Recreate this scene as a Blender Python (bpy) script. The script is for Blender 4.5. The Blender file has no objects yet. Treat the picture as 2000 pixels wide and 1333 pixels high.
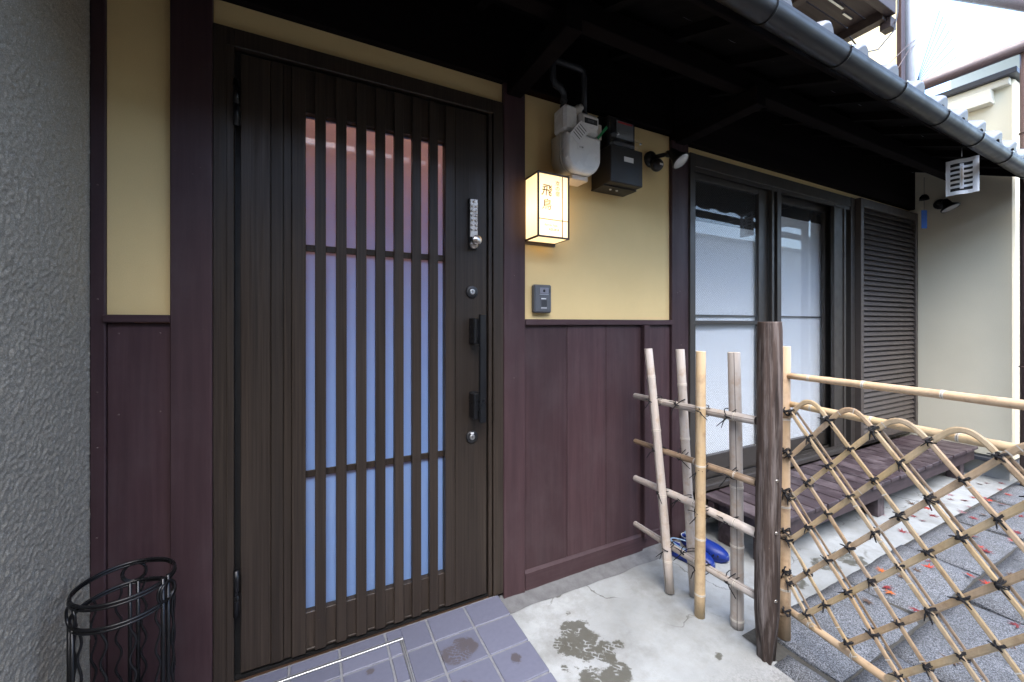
import bpy, bmesh, math, random
import numpy as np
from mathutils import Vector, Matrix, noise
R = random.Random(7)
rad = math.radians
scene = bpy.context.scene
C = scene.collection

# ------------------------------------------------------------------ camera
THETA = math.atan(394 / 778.0)
cam = bpy.data.cameras.new('camera')
cam.sensor_width = 36.0
cam.lens = 778.0 / 2000.0 * 36.0
cam.shift_y = -(632.0 - 666.5) / 2000.0 * -1.0
cam.clip_start = 0.02
cam.clip_end = 500
camo = bpy.data.objects.new('camera', cam)
C.objects.link(camo)
camo.location = (0, -1.58, 1.22)
camo.rotation_euler = (math.pi / 2, 0, -THETA)
scene.camera = camo

# ------------------------------------------------------------------ sky, sun, exposure
SUN_EL, SUN_AZ = rad(60), rad(199)
world = bpy.data.worlds.new('World')
scene.world = world
world.use_nodes = True
wn = world.node_tree.nodes
sky = wn.new('ShaderNodeTexSky')
sky.sky_type = 'NISHITA'
sky.sun_disc = False
sky.sun_elevation = SUN_EL
sky.sun_rotation = SUN_AZ
sky.air_density = 1.0
sky.dust_density = 1.5
sky.ozone_density = 1.0
world.node_tree.links.new(sky.outputs[0], wn['Background'].inputs[0])
wn['Background'].inputs[1].default_value = 0.15
sl = bpy.data.lights.new('sun', 'SUN')
sl.energy = 1.0
sl.angle = rad(50)
sl.color = (1, .985, .96)
so = bpy.data.objects.new('sun', sl)
C.objects.link(so)
S = Vector((math.sin(SUN_AZ) * math.cos(SUN_EL), math.cos(SUN_AZ) * math.cos(SUN_EL), math.sin(SUN_EL)))
so.rotation_euler = S.to_track_quat('Z', 'Y').to_euler()
so.location = (2, 3, 9)
vs = scene.view_settings
vs.view_transform = 'Standard'
vs.look = 'None'
vs.exposure = 2.7
vs.gamma = 1.0
vs.use_curve_mapping = False
scene.cycles.max_bounces = 8
scene.cycles.diffuse_bounces = 4
scene.cycles.transparent_max_bounces = 12
scene.cycles.caustics_reflective = False
scene.cycles.caustics_refractive = False
scene.cycles.sample_clamp_indirect = 4.0

# ------------------------------------------------------------------ material helpers
class NT:
    def __init__(s, name):
        s.m = bpy.data.materials.new(name)
        s.m.use_nodes = True
        s.t = s.m.node_tree
        s.b = s.t.nodes['Principled BSDF']
        s.out = s.t.nodes['Material Output']
        s._co = None
    def n(s, t, **kw):
        o = s.t.nodes.new(t)
        for k, v in kw.items():
            setattr(o, k, v)
        return o
    def l(s, a, b):
        s.t.links.new(a, b)
    def co(s):
        if s._co is None:
            s._co = s.n('ShaderNodeTexCoord').outputs['Object']
        return s._co
    def map(s, scale=(1, 1, 1), loc=(0, 0, 0), rot=(0, 0, 0), src=None):
        m = s.n('ShaderNodeMapping')
        m.inputs['Scale'].default_value = scale
        m.inputs['Location'].default_value = loc
        m.inputs['Rotation'].default_value = rot
        s.l(src or s.co(), m.inputs['Vector'])
        return m.outputs[0]
    def noise(s, vec, scale=1.0, detail=4, rough=.55, dist=0):
        o = s.n('ShaderNodeTexNoise')
        o.inputs['Scale'].default_value = scale
        o.inputs['Detail'].default_value = detail
        o.inputs['Roughness'].default_value = rough
        o.inputs['Distortion'].default_value = dist
        s.l(vec, o.inputs['Vector'])
        return o.outputs['Fac']
    def voro(s, vec, scale=1.0, feature='F1', out='Distance'):
        o = s.n('ShaderNodeTexVoronoi', feature=feature)
        o.inputs['Scale'].default_value = scale
        s.l(vec, o.inputs['Vector'])
        return o.outputs[out]
    def ramp(s, fac, *stops):
        o = s.n('ShaderNodeValToRGB')
        e = o.color_ramp.elements
        while len(e) < len(stops):
            e.new(.5)
        for i, (p, c) in enumerate(stops):
            e[i].position = p
            e[i].color = (c if hasattr(c, '__len__') else (c, c, c)) + (1,) if hasattr(c, '__len__') else (c, c, c, 1)
        s.l(fac, o.inputs[0])
        return o.outputs[0]
    def mix(s, fac, a, b, mode='MIX'):
        o = s.n('ShaderNodeMix', data_type='RGBA', blend_type=mode)
        o.clamp_factor = True
        for sock, v in ((o.inputs['Factor'], fac), (o.inputs[6], a), (o.inputs[7], b)):
            if hasattr(v, 'is_output'):
                s.l(v, sock)
            elif hasattr(v, '__len__'):
                sock.default_value = tuple(v) + (1,)
            else:
                sock.default_value = v
        return o.outputs[2]
    def math(s, op, a, b=None, c=None):
        o = s.n('ShaderNodeMath', operation=op)
        for i, v in enumerate((a, b, c)):
            if v is None:
                continue
            if hasattr(v, 'is_output'):
                s.l(v, o.inputs[i])
            else:
                o.inputs[i].default_value = v
        return o.outputs[0]
    def bump(s, h, strength=.3, dist=.01, nrm=None):
        o = s.n('ShaderNodeBump')
        o.inputs['Strength'].default_value = strength
        o.inputs['Distance'].default_value = dist
        s.l(h, o.inputs['Height'])
        if nrm is not None:
            s.l(nrm, o.inputs['Normal'])
        s.l(o.outputs[0], s.b.inputs['Normal'])
        return o.outputs[0]
    def col(s, v):
        if hasattr(v, 'is_output'):
            s.l(v, s.b.inputs['Base Color'])
        else:
            s.b.inputs['Base Color'].default_value = tuple(v) + (1,)
    def rough(s, v):
        if hasattr(v, 'is_output'):
            s.l(v, s.b.inputs['Roughness'])
        else:
            s.b.inputs['Roughness'].default_value = v
    def rnd(s):
        return s.n('ShaderNodeObjectInfo').outputs['Random']

def plain(name, c, rough=.5, metal=0.0, var=.12, spec=.5, bump=0.0, nscale=25):
    m = NT(name)
    n = m.noise(m.co(), nscale, 5)
    m.col(m.mix(n, tuple(x * (1 - var) for x in c), tuple(min(1, x * (1 + var)) for x in c)))
    r = m.ramp(m.noise(m.map((1, 1, 1), (3, 1, 2)), nscale * .6, 4), (.3, max(.04, rough - .08)), (.7, min(1, rough + .1)))
    m.rough(r)
    m.b.inputs['Metallic'].default_value = metal
    m.b.inputs['Specular IOR Level'].default_value = spec
    if bump:
        m.bump(m.noise(m.co(), nscale * 6, 4), bump, .002)
    return m.m

def wood(name, c0, c1, fine=90, stretch=.03, rough=.5, axis=2, streak=.5, bump=.15, dust=None, spec=.4, dmap=((1, 1, .6), 7)):
    """painted or stained timber with grain along one axis"""
    m = NT(name)
    sc = [1, 1, 1]
    sc[axis] = stretch
    off = m.n('ShaderNodeVectorMath', operation='ADD')
    rr = m.n('ShaderNodeCombineXYZ')
    rv = m.math('MULTIPLY', m.rnd(), 13.7)
    for i in range(3):
        m.l(rv, rr.inputs[i])
    m.l(m.co(), off.inputs[0])
    m.l(rr.outputs[0], off.inputs[1])
    v = m.map(tuple(sc), src=off.outputs[0])
    g = m.noise(v, fine, 6, .6, .3)
    g2 = m.noise(v, fine * .16, 4, .5, .6)
    cA = m.mix(m.ramp(g, (.32, 0.0), (.7, 1.0)), c0, c1)
    cB = m.mix(m.math('MULTIPLY', m.ramp(g2, (.35, 0.0), (.65, 1.0)), streak), cA, tuple(x * .62 for x in c0))
    tone = m.math('MULTIPLY_ADD', m.rnd(), .3, .85)
    hs = m.n('ShaderNodeHueSaturation')
    m.l(tone, hs.inputs['Value'])
    m.l(cB, hs.inputs['Color'])
    c = hs.outputs[0]
    sp = m.voro(off.outputs[0], 42)
    pat = m.noise(off.outputs[0], 5, 3)
    speck = m.math('MULTIPLY', m.ramp(sp, (.035, 1.0), (.05, 0.0)), m.ramp(pat, (.55, 0.0), (.65, 1.0)))
    c = m.mix(m.math('MULTIPLY', speck, .5), c, tuple(min(1, x * 4 + .05) for x in c1))
    if dust:
        d = m.ramp(m.noise(m.map(dmap[0], src=off.outputs[0]), dmap[1], 6, .65), (.48, 0.0), (.72, 1.0))
        c = m.mix(m.math('MULTIPLY', d, dust[0]), c, dust[1])
    m.col(c)
    m.rough(m.ramp(g2, (.3, rough - .1), (.7, rough + .12)))
    m.b.inputs['Specular IOR Level'].default_value = spec
    m.bump(g, bump, .002)
    return m.m

M = {}
M['timber'] = wood('stained_timber', (.044, .0235, .0265), (.064, .0355, .039), 60, .05, .5, spec=.28, dust=(.28, (.085, .062, .066)))
M['timber_x'] = wood('stained_timber_lengthwise', (.044, .0235, .0265), (.064, .0355, .039), 60, .05, .52, spec=.28, axis=0, dust=(.3, (.085, .062, .066)))
M['eave_timber'] = wood('shaded_eave_timber', (.005, .004, .004), (.009, .007, .0065), 50, .05, .85, axis=1, spec=.08)  # near black: the deep shade under the eave is put into the wood colour
M['eave_beam'] = wood('shaded_eave_beam', (.006, .0042, .0042), (.011, .0075, .0072), 50, .05, .85, axis=0, spec=.08)  # beams carry the eave's shade in their colour too
M['door'] = wood('door_laminate', (.020, .0145, .011), (.050, .037, .028), 210, .012, .42, streak=.35, bump=.15, spec=.3)
M['door_edge'] = plain('door_dark_gasket', (.006, .006, .006), .6)
M['deck'] = wood('deck_board', (.036, .024, .028), (.062, .044, .05), 70, .05, .5, axis=1, bump=.3, dust=(.6, (.2, .165, .175)))
M['deck_x'] = wood('deck_beam', (.036, .024, .028), (.06, .042, .047), 70, .05, .55, axis=0, dust=(.3, (.14, .12, .12)))
M['post'] = wood('weathered_post', (.02, .012, .009), (.11, .072, .056), 60, .04, .75, streak=.85, bump=1.0, dust=(.75, (.24, .205, .19)), dmap=((1, 1, .07), 55))
M['balcony'] = wood('balcony_timber', (.03, .018, .017), (.05, .033, .03), 50, .05, .6, axis=0)

def plaster(name, c, var=.07, grain=420, b=.35):
    m = NT(name)
    n = m.noise(m.co(), grain, 4, .6)
    big = m.noise(m.co(), 2.2, 5, .6)
    c1 = m.mix(m.ramp(big, (.3, 0.0), (.7, 1.0)), tuple(x * (1 - var) for x in c), tuple(min(1, x * (1 + var * .5)) for x in c))
    c1 = m.mix(m.math('MULTIPLY', m.ramp(n, (.35, 1.0), (.55, 0.0)), .16), c1, tuple(x * .6 for x in c))
    m.col(c1)
    m.rough(.9)
    m.b.inputs['Specular IOR Level'].default_value = .2
    m.bump(n, b, .002)
    return m.m
M['plaster'] = plaster('ochre_plaster', (.71, .54, .265))
M['cream'] = plaster('cream_render', (.76, .71, .55), .05, 260, .15)
M['cream_pale'] = plaster('pale_render', (.74, .71, .6), .05, 260, .15)
M['upper'] = plaster('upper_ochre_render', (.72, .58, .33), .05, 200, .2)
M['foundation'] = plaster('foundation_concrete', (.42, .41, .38), .2, 160, .4)

m = NT('grey_stucco')
v1 = m.noise(m.co(), 260, 5, .65)
v2 = m.noise(m.co(), 420, 2, .5)
big = m.noise(m.co(), 3, 5, .6)
c = m.mix(m.ramp(v1, (.3, 0.0), (.72, 1.0)), (.20, .175, .138), (.46, .415, .335))
c = m.mix(m.math('MULTIPLY', m.ramp(big, (.35, 0.0), (.7, 1.0)), .35), c, (.235, .21, .165))
c = m.mix(m.math('MULTIPLY', m.ramp(v2, (.60, 0.0), (.68, 1.0)), .6), c, (.62, .6, .55))
c = m.mix(m.math('MULTIPLY', m.ramp(v2, (.30, 1.0), (.38, 0.0)), .6), c, (.09, .08, .065))
m.col(c); m.rough(.88)
m.bump(m.noise(m.co(), 480, 3, .7), .6, .003)
M['stucco'] = m.m

# doorstep tiles, grout
m = NT('slate_tile')
n1 = m.noise(m.co(), 60, 6, .65)
n2 = m.noise(m.co(), 9, 5, .6)
c = m.mix(n1, (.094, .099, .138), (.128, .134, .184))
hs = m.n('ShaderNodeHueSaturation')
m.l(m.math('MULTIPLY_ADD', m.rnd(), .22, .89), hs.inputs['Value']); m.l(c, hs.inputs['Color'])
c = hs.outputs[0]
def spots(m, pts, wob=.05, wsc=14):
    """max over soft discs round points (x, y, radius) on the ground, edges broken by noise"""
    geo = m.co()
    wn_ = m.noise(geo, wsc, 5, .65)
    best = None
    for (x, y, r_) in pts:
        d = m.n('ShaderNodeVectorMath', operation='DISTANCE')
        m.l(m.map((1, 1, 0), src=geo), d.inputs[0])
        d.inputs[1].default_value = (x, y, 0)
        k = m.math('SUBTRACT', r_, d.outputs['Value'])
        best = k if best is None else m.math('MAXIMUM', best, k)
    e = m.math('ADD', best, m.math('MULTIPLY', m.math('SUBTRACT', wn_, .5), wob * 2))
    return m.ramp(m.math('MULTIPLY_ADD', e, 20, .5), (.42, 0.0), (.58, 1.0))
def wetprint(m, c, pts, wet, cell=46, wob=.06):
    sp = spots(m, pts, wob)
    br = m.n('ShaderNodeTexBrick')
    dn_ = m.n('ShaderNodeTexNoise'); dn_.inputs['Scale'].default_value = 16; dn_.inputs['Detail'].default_value = 3
    m.l(m.co(), dn_.inputs['Vector'])
    ds_ = m.n('ShaderNodeVectorMath', operation='SCALE'); ds_.inputs['Scale'].default_value = .05; m.l(dn_.outputs['Color'], ds_.inputs[0])
    da_ = m.n('ShaderNodeVectorMath', operation='ADD'); m.l(m.co(), da_.inputs[0]); m.l(ds_.outputs[0], da_.inputs[1])
    m.l(m.map((1, 1, 1), rot=(0, 0, .75), src=da_.outputs[0]), br.inputs['Vector'])
    br.inputs['Scale'].default_value = cell
    br.inputs['Mortar Size'].default_value = .045
    br.inputs['Mortar Smooth'].default_value = .3
    br.inputs['Color1'].default_value = br.inputs['Color2'].default_value = (1, 1, 1, 1)
    br.inputs['Mortar'].default_value = (0, 0, 0, 1)
    tread = m.ramp(m.noise(m.map(loc=(7, 3, 0)), 18, 3), (.50, 0.0), (.58, .9))
    keep = m.mix(tread, (1, 1, 1), br.outputs['Color'])
    f = m.math('MULTIPLY', sp, keep)
    return m.mix(m.math('MULTIPLY', f, .85), c, wet), f
c, f = wetprint(m, c, [(.50, -.22, .045), (.45, -.235, .04), (.64, -.35, .02), (.45, -.38, .03), (.18, -.17, .008)], (.07, .06, .062), 24, .05)
m.col(c)
m.rough(m.mix(f, m.ramp(n2, (.3, .42), (.7, .6)), (.3, .3, .3)))
m.bump(n1, .12, .002)
M['tile'] = m.m
M['grout'] = plain('pale_grout', (.165, .17, .185), .9, var=.3, bump=.4, nscale=60)

# concrete ground
m = NT('worn_concrete')
n1 = m.noise(m.co(), 1.6, 7, .62)
n2 = m.noise(m.co(), 22, 6, .65)
n3 = m.noise(m.co(), 420, 3, .6)
c = m.mix(m.ramp(n1, (.32, 0.0), (.68, 1.0)), (.175, .185, .185), (.35, .37, .375))
c = m.mix(m.math('MULTIPLY', m.ramp(n2, (.45, 0.0), (.75, 1.0)), .35), c, (.19, .185, .165))
gr = m.ramp(m.noise(m.map(loc=(9, 2, 0)), 3.4, 7, .7), (.5, 0.0), (.66, 1.0))
c = m.mix(m.math('MULTIPLY', gr, .55), c, (.135, .135, .125))
c = m.mix(m.math('MULTIPLY', m.ramp(n3, (.36, 1.0), (.46, 0.0)), .35), c, (.2, .19, .17))
# exposed gritty aggregate towards the lane
sx = m.n('ShaderNodeSeparateXYZ'); m.l(m.co(), sx.inputs[0])
far = m.math('MULTIPLY_ADD', m.math('ADD', sx.outputs['Y'], m.math('MULTIPLY', n2, .22)), -7, -3.7)
grit = m.voro(m.co(), 210, out='Color')
gbw = m.n('ShaderNodeRGBToBW'); m.l(grit, gbw.inputs[0])
gc = m.mix(gbw.outputs[0], (.13, .125, .115), (.30, .295, .28))
c = m.mix(m.math('MULTIPLY', m.math('MINIMUM', m.math('MAXIMUM', far, 0.0), 1.0), .8), c, gc)
# crack lines
cv = m.n('ShaderNodeVectorMath', operation='ADD')
dn = m.n('ShaderNodeTexNoise'); dn.inputs['Scale'].default_value = 5; dn.inputs['Detail'].default_value = 5
m.l(m.co(), dn.inputs['Vector'])
dsc = m.n('ShaderNodeVectorMath', operation='SCALE'); dsc.inputs['Scale'].default_value = .35
m.l(dn.outputs['Color'], dsc.inputs[0]); m.l(m.co(), cv.inputs[0]); m.l(dsc.outputs[0], cv.inputs[1])
ck = m.voro(m.map((1, 1, 0), (.2, .35, 0), src=cv.outputs[0]), 1.55, 'DISTANCE_TO_EDGE')
ckm = m.math('MULTIPLY', m.ramp(ck, (.0025, 1.0), (.006, 0.0)), m.ramp(m.noise(m.map(loc=(2, 5, 0)), 2.3, 3), (.47, 0.0), (.55, 1.0)))
c = m.mix(m.math('MULTIPLY', ckm, .8), c, (.06, .055, .045))
c, f = wetprint(m, c, [(.935, -.285, .06), (.95, -.33, .05), (.875, -.33, .05), (.91, -.37, .05), (.99, -.40, .035), (.97, -.44, .04), (.86, -.50, .055), (.93, -.52, .06), (.985, -.5, .03), (.84, -.42, .012), (.80, -.41, .012), (1.04, -.41, .02),
                       (1.33, -.62, .02), (.97, -.19, .012), (2.32, -.5, .06), (2.5, -.53, .07), (2.05, -.5, .05)], (.058, .055, .040), 17)
# moss and grime line against the house wall
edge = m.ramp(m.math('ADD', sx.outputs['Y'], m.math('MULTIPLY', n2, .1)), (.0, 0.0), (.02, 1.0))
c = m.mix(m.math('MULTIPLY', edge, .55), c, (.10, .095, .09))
m.col(c)
m.rough(m.mix(f, (.85, .85, .85), (.45, .45, .45)))
hh = m.math('ADD', m.math('MULTIPLY', n2, .6), m.math('MULTIPLY', n3, .25))
hh = m.math('SUBTRACT', hh, m.math('MULTIPLY', ckm, 1.2))
m.bump(hh, .35, .004)
M['concrete'] = m.m

m = NT('granite')
rr = m.n('ShaderNodeVectorMath', operation='ADD')
cx_ = m.n('ShaderNodeCombineXYZ'); m.l(m.math('MULTIPLY', m.rnd(), 9), cx_.inputs[0]); m.l(m.co(), rr.inputs[0]); m.l(cx_.outputs[0], rr.inputs[1])
g = m.voro(rr.outputs[0], 400, out='Color')
bw = m.n('ShaderNodeRGBToBW'); m.l(g, bw.inputs[0])
n1 = m.noise(rr.outputs[0], 9, 7, .7)
c = m.ramp(bw.outputs[0], (.2, (.028, .030, .034)), (.45, (.080, .085, .095)), (.8, (.23, .24, .26)))
c = m.mix(m.math('MULTIPLY', m.ramp(n1, (.45, 0.0), (.72, 1.0)), .6), c, (.05, .049, .045))
hs = m.n('ShaderNodeHueSaturation'); m.l(m.math('MULTIPLY_ADD', m.rnd(), .35, .8), hs.inputs['Value']); m.l(c, hs.inputs['Color'])
m.col(hs.outputs[0]); m.rough(.75)
m.bump(m.math('ADD', m.noise(rr.outputs[0], 300, 3), m.math('MULTIPLY', n1, .8)), .6, .005)
M['granite'] = m.m
M['bed'] = plain('dark_joint_earth', (.05, .047, .04), .95, var=.5, bump=.8, nscale=70)
M['low_bounce_asphalt'] = plain('low_bounce_asphalt', (.05, .05, .05), .85, var=.4, bump=.6, nscale=60)  # dark tone chosen to throw little light back at the house
M['mortar'] = plain('stained_mortar', (.115, .115, .118), .9, var=.6, bump=.6, nscale=22)

def bamboo_mat(name, c0, c1, blot, grey=0.0):
    m = NT(name)
    oi = m.rnd()
    v = m.map((1, 1, .05))
    st = m.noise(v, 160, 5, .6)
    pt = m.noise(m.co(), 16, 6, .7)
    c = m.mix(st, c0, c1)
    c = m.mix(m.math('MULTIPLY', m.ramp(pt, (.5, 0.0), (.68, 1.0)), .65), c, blot)
    hs = m.n('ShaderNodeHueSaturation'); m.l(m.math('MULTIPLY_ADD', oi, .4, .8), hs.inputs['Value']); m.l(c, hs.inputs['Color'])
    sn = m.noise(m.map(loc=(4, 4, 4)), 5, 3)
    m.l(m.math('MULTIPLY_ADD', sn, .7, .55), hs.inputs['Saturation'])
    m.col(hs.outputs[0])
    m.rough(m.ramp(pt, (.3, .38), (.7, .62)))
    m.bump(st, .12, .002)
    return m.m
M['bamboo_gold'] = bamboo_mat('bamboo_golden', (.48, .32, .15), (.63, .455, .245), (.33, .20, .095))
M['bamboo_tan'] = bamboo_mat('bamboo_tan', (.40, .255, .135), (.55, .385, .22), (.25, .145, .075))
M['bamboo_grey'] = bamboo_mat('bamboo_weathered', (.36, .30, .25), (.50, .44, .385), (.33, .215, .12))
M['bamboo_brown'] = bamboo_mat('bamboo_brown', (.25, .155, .085), (.40, .27, .15), (.14, .085, .05))
M['bamboo_node'] = plain('bamboo_node_ring', (.62, .56, .47), .6, var=.25)
M['bamboo_dark'] = plain('bamboo_split', (.05, .035, .028), .8)
M['cord'] = plain('black_hemp_cord', (.012, .011, .012), .85, var=.4, bump=.6, nscale=200)
M['black_iron'] = plain('black_iron', (.008, .008, .009), .32, .3)
M['gutter'] = plain('dark_gutter_plastic', (.015, .0135, .013), .38, var=.15)
M['brown_pipe'] = plain('brown_pipe_plastic', (.10, .065, .06), .4)
M['grey_pipe'] = plain('grey_pipe_plastic', (.42, .44, .48), .4)
M['rooftile'] = plain('smoked_roof_tile', (.20, .20, .215), .34, .2, .3)
M['dark_pipe'] = plain('shaded_gas_pipe', (.045, .047, .05), .5, .2)  # grey pipe darkened, the shade it hangs in is painted into its colour
M['alu'] = plain('aluminium_trim', (.45, .46, .48), .4, .8)
M['bronze'] = plain('bronze_window_aluminium', (.055, .048, .042), .38, .3)
M['bronze_dark'] = plain('dark_louvre_backing', (.02, .018, .017), .5)  # dark tone for the panel behind the louvres
M['black_plastic'] = plain('black_plastic', (.010, .010, .011), .42)
M['handle'] = plain('black_door_handle', (.010, .011, .013), .3, .2)
M['nickel'] = plain('satin_nickel', (.52, .47, .42), .28, .9, .06)
M['steel'] = plain('steel', (.5, .5, .5), .3, .95)
M['gas_white'] = plain('gas_meter_paint', (.80, .80, .78), .25, var=.06)
M['gas_beige'] = plain('gas_meter_casing', (.56, .53, .46), .45, var=.08)
M['pale_plastic'] = plain('pale_plastic', (.62, .55, .47), .45)
M['paper'] = plain('white_paper', (.72, .72, .71), .7, var=.05)
M['ink'] = plain('printed_ink', (.03, .03, .03), .6)
M['green_tape'] = plain('green_tape', (.012, .20, .06), .5)
M['meter_box'] = plain('meter_box_steel', (.026, .023, .021), .4, .1, spec=.3)
M['meter_face'] = plain('meter_dial', (.16, .17, .18), .5)
M['red_mark'] = plain('red_marking', (.35, .03, .03), .5)
M['intercom'] = plain('intercom_grey', (.085, .09, .10), .45)
M['intercom_light'] = plain('intercom_panel', (.17, .175, .21), .4)
M['white_plastic'] = plain('white_plastic', (.82, .83, .84), .4, var=.04)
M['lamp_glass'] = plain('lamp_glass', (.55, .55, .54), .12, .25, .1)
M['lantern_frame'] = plain('lantern_frame', (.035, .022, .018), .5)
M['gold_ink'] = plain('gold_lettering', (.11, .05, .008), .7)
M['clog'] = plain('blue_foam', (.005, .026, .21), .42, var=.12)
M['clog_inner'] = plain('worn_blue_insole', (.16, .24, .33), .7, var=.3)
M['clog_pale'] = plain('pale_rim', (.45, .48, .5), .6)
M['blue_strip'] = plain('blue_paper_strip', (.02, .11, .42), .6)
M['shutter'] = plain('shutter_aluminium', (.082, .068, .060), .42, .2, .08)
M['dark_inside'] = plain('dark_interior', (.10, .085, .07), .9)
M['flash'] = plain('dark_flashing', (.055, .06, .075), .4, .3)
M['far_brown'] = plaster('opposite_brown_render', (.30, .20, .14), .15, 120, .3)
M['far_pale'] = plaster('opposite_pale_wall', (.62, .61, .57), .08, 120, .3)

def leafmat(name, c0, c1):
    m = NT(name)
    n = m.noise(m.co(), 60, 4)
    hs = m.n('ShaderNodeHueSaturation'); m.l(m.math('MULTIPLY_ADD', m.rnd(), .5, .75), hs.inputs['Value']); m.l(m.mix(n, c0, c1), hs.inputs['Color'])
    m.col(hs.outputs[0]); m.rough(.55)
    m.b.inputs['Specular IOR Level'].default_value = .3
    return m.m
LEAF = {'scarlet': leafmat('leaf_scarlet', (.27, .022, .012), (.40, .05, .025)), 'crimson': leafmat('leaf_crimson', (.12, .014, .016), (.20, .03, .032)),
        'orange': leafmat('leaf_orange', (.42, .09, .02), (.5, .15, .035)), 'brown': leafmat('leaf_brown', (.06, .035, .022), (.11, .065, .042)),
        'purple': leafmat('leaf_purple', (.17, .085, .10), (.25, .14, .15))}

def glass(name, ior=1.55, wire=False, tint=(1, 1, 1)):
    m = NT(name)
    fr = m.n('ShaderNodeFresnel'); fr.inputs['IOR'].default_value = ior
    tr = m.n('ShaderNodeBsdfTransparent'); tr.inputs[0].default_value = tint + (1,)
    gl = m.n('ShaderNodeBsdfGlossy'); gl.inputs['Roughness'].default_value = .015
    mx = m.n('ShaderNodeMixShader')
    geo = m.n('ShaderNodeNewGeometry')
    m.l(m.math('MULTIPLY', fr.outputs[0], m.math('SUBTRACT', 1.0, geo.outputs['Backfacing'])), mx.inputs[0]); m.l(tr.outputs[0], mx.inputs[1]); m.l(gl.outputs[0], mx.inputs[2])
    last = mx.outputs[0]
    if wire:   # wired safety glass: a diamond mesh of fine wires cast in the pane
        s = m.n('ShaderNodeSeparateXYZ'); m.l(m.co(), s.inputs[0])
        k = None
        for sg in (1, -1):
            a = m.math('ADD', m.math('MULTIPLY', s.outputs['X'], 62 * sg), m.math('MULTIPLY', s.outputs['Z'], 62))
            fq = m.math('ABSOLUTE', m.math('SUBTRACT', m.math('FRACT', a), .5))
            w = m.ramp(fq, (.03, 1.0), (.05, 0.0))
            k = w if k is None else m.math('MAXIMUM', k, w)
        df = m.n('ShaderNodeBsdfDiffuse'); df.inputs[0].default_value = (.16, .17, .18, 1)
        m2 = m.n('ShaderNodeMixShader')
        m.l(m.math('MULTIPLY', k, .6), m2.inputs[0]); m.l(last, m2.inputs[1]); m.l(df.outputs[0], m2.inputs[2])
        last = m2.outputs[0]
    m.l(last, m.out.inputs[0])
    return m.m
M['glass'] = glass('clear_glass', 1.75)
M['wired_glass'] = glass('wired_glass', 1.6, True)
M['meter_glass'] = glass('meter_glass', 1.5)

def film(name, c, tr=.5, tc=None):
    m = NT(name)
    n = m.noise(m.co(), 30, 4)
    cc = m.mix(n, tuple(x * .96 for x in c), c)
    d = m.n('ShaderNodeBsdfDiffuse'); t = m.n('ShaderNodeBsdfTranslucent')
    m.l(cc, d.inputs[0])
    if tc: t.inputs[0].default_value = tc + (1,)
    else: m.l(cc, t.inputs[0])
    mx = m.n('ShaderNodeMixShader'); mx.inputs[0].default_value = tr
    m.l(d.outputs[0], mx.inputs[1]); m.l(t.outputs[0], mx.inputs[2]); m.l(mx.outputs[0], m.out.inputs[0])
    return m.m
M['film'] = film('frosted_film', (.27, .50, .97), .35, (.9, .82, .78))
M['blind'] = film('white_blind', (.84, .89, .93), .1)

m = NT('lit_paper')
m.col((.85, .78, .62))
m.rough(.6)
# the bulb sits a third of the way up, so the paper near it is brighter
sx = m.n('ShaderNodeSeparateXYZ'); m.l(m.co(), sx.inputs[0])
d = m.math('ABSOLUTE', m.math('SUBTRACT', sx.outputs['Z'], 1.72))
e = m.math('MULTIPLY_ADD', d, -1.5, .46)
m.l(m.math('MULTIPLY', e, m.math('MULTIPLY_ADD', m.noise(m.map((1, 1, .3)), 90, 3), .16, .92)), m.b.inputs['Emission Strength'])
m.b.inputs['Emission Color'].default_value = (1, .66, .29, 1)
M['lit_paper'] = m.m

# ------------------------------------------------------------------ geometry helpers
def bm_new():
    return bmesh.new()

def bbox(bm, x0, x1, y0, y1, z0, z1, bev=0.0, mi=0):
    a = bmesh.new()
    bmesh.ops.create_cube(a, size=1)
    for v in a.verts:
        v.co = Vector((x0 + (v.co.x + .5) * (x1 - x0), y0 + (v.co.y + .5) * (y1 - y0), z0 + (v.co.z + .5) * (z1 - z0)))
    if bev:
        bmesh.ops.bevel(a, geom=list(a.edges), offset=min(bev, .45 * min(abs(x1 - x0), abs(y1 - y0), abs(z1 - z0))), segments=1, affect='EDGES', profile=.5)
    merge(bm, a, mi)

def merge(bm, a, mi=0, mat=None):
    if mat is not None:
        bmesh.ops.transform(a, matrix=mat, verts=a.verts)
    vm = {}
    for v in a.verts:
        vm[v] = bm.verts.new(v.co)
    for f in a.faces:
        try:
            nf = bm.faces.new([vm[v] for v in f.verts])
            nf.material_index = mi if mi else f.material_index
            nf.smooth = f.smooth
        except ValueError:
            pass
    a.free()

def frames(pts):
    pts = [Vector(p) for p in pts]
    n = len(pts)
    tans = []
    for i in range(n):
        t = (pts[min(i + 1, n - 1)] - pts[max(i - 1, 0)])
        tans.append(t.normalized() if t.length > 1e-9 else Vector((0, 0, 1)))
    up = Vector((0, 0, 1)) if abs(tans[0].z) < .9 else Vector((1, 0, 0))
    u = tans[0].cross(up).normalized()
    out = []
    for i in range(n):
        u = (u - tans[i] * u.dot(tans[i]))
        u = u.normalized() if u.length > 1e-6 else tans[i].orthogonal().normalized()
        out.append((pts[i], u, tans[i].cross(u).normalized()))
    return out

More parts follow.
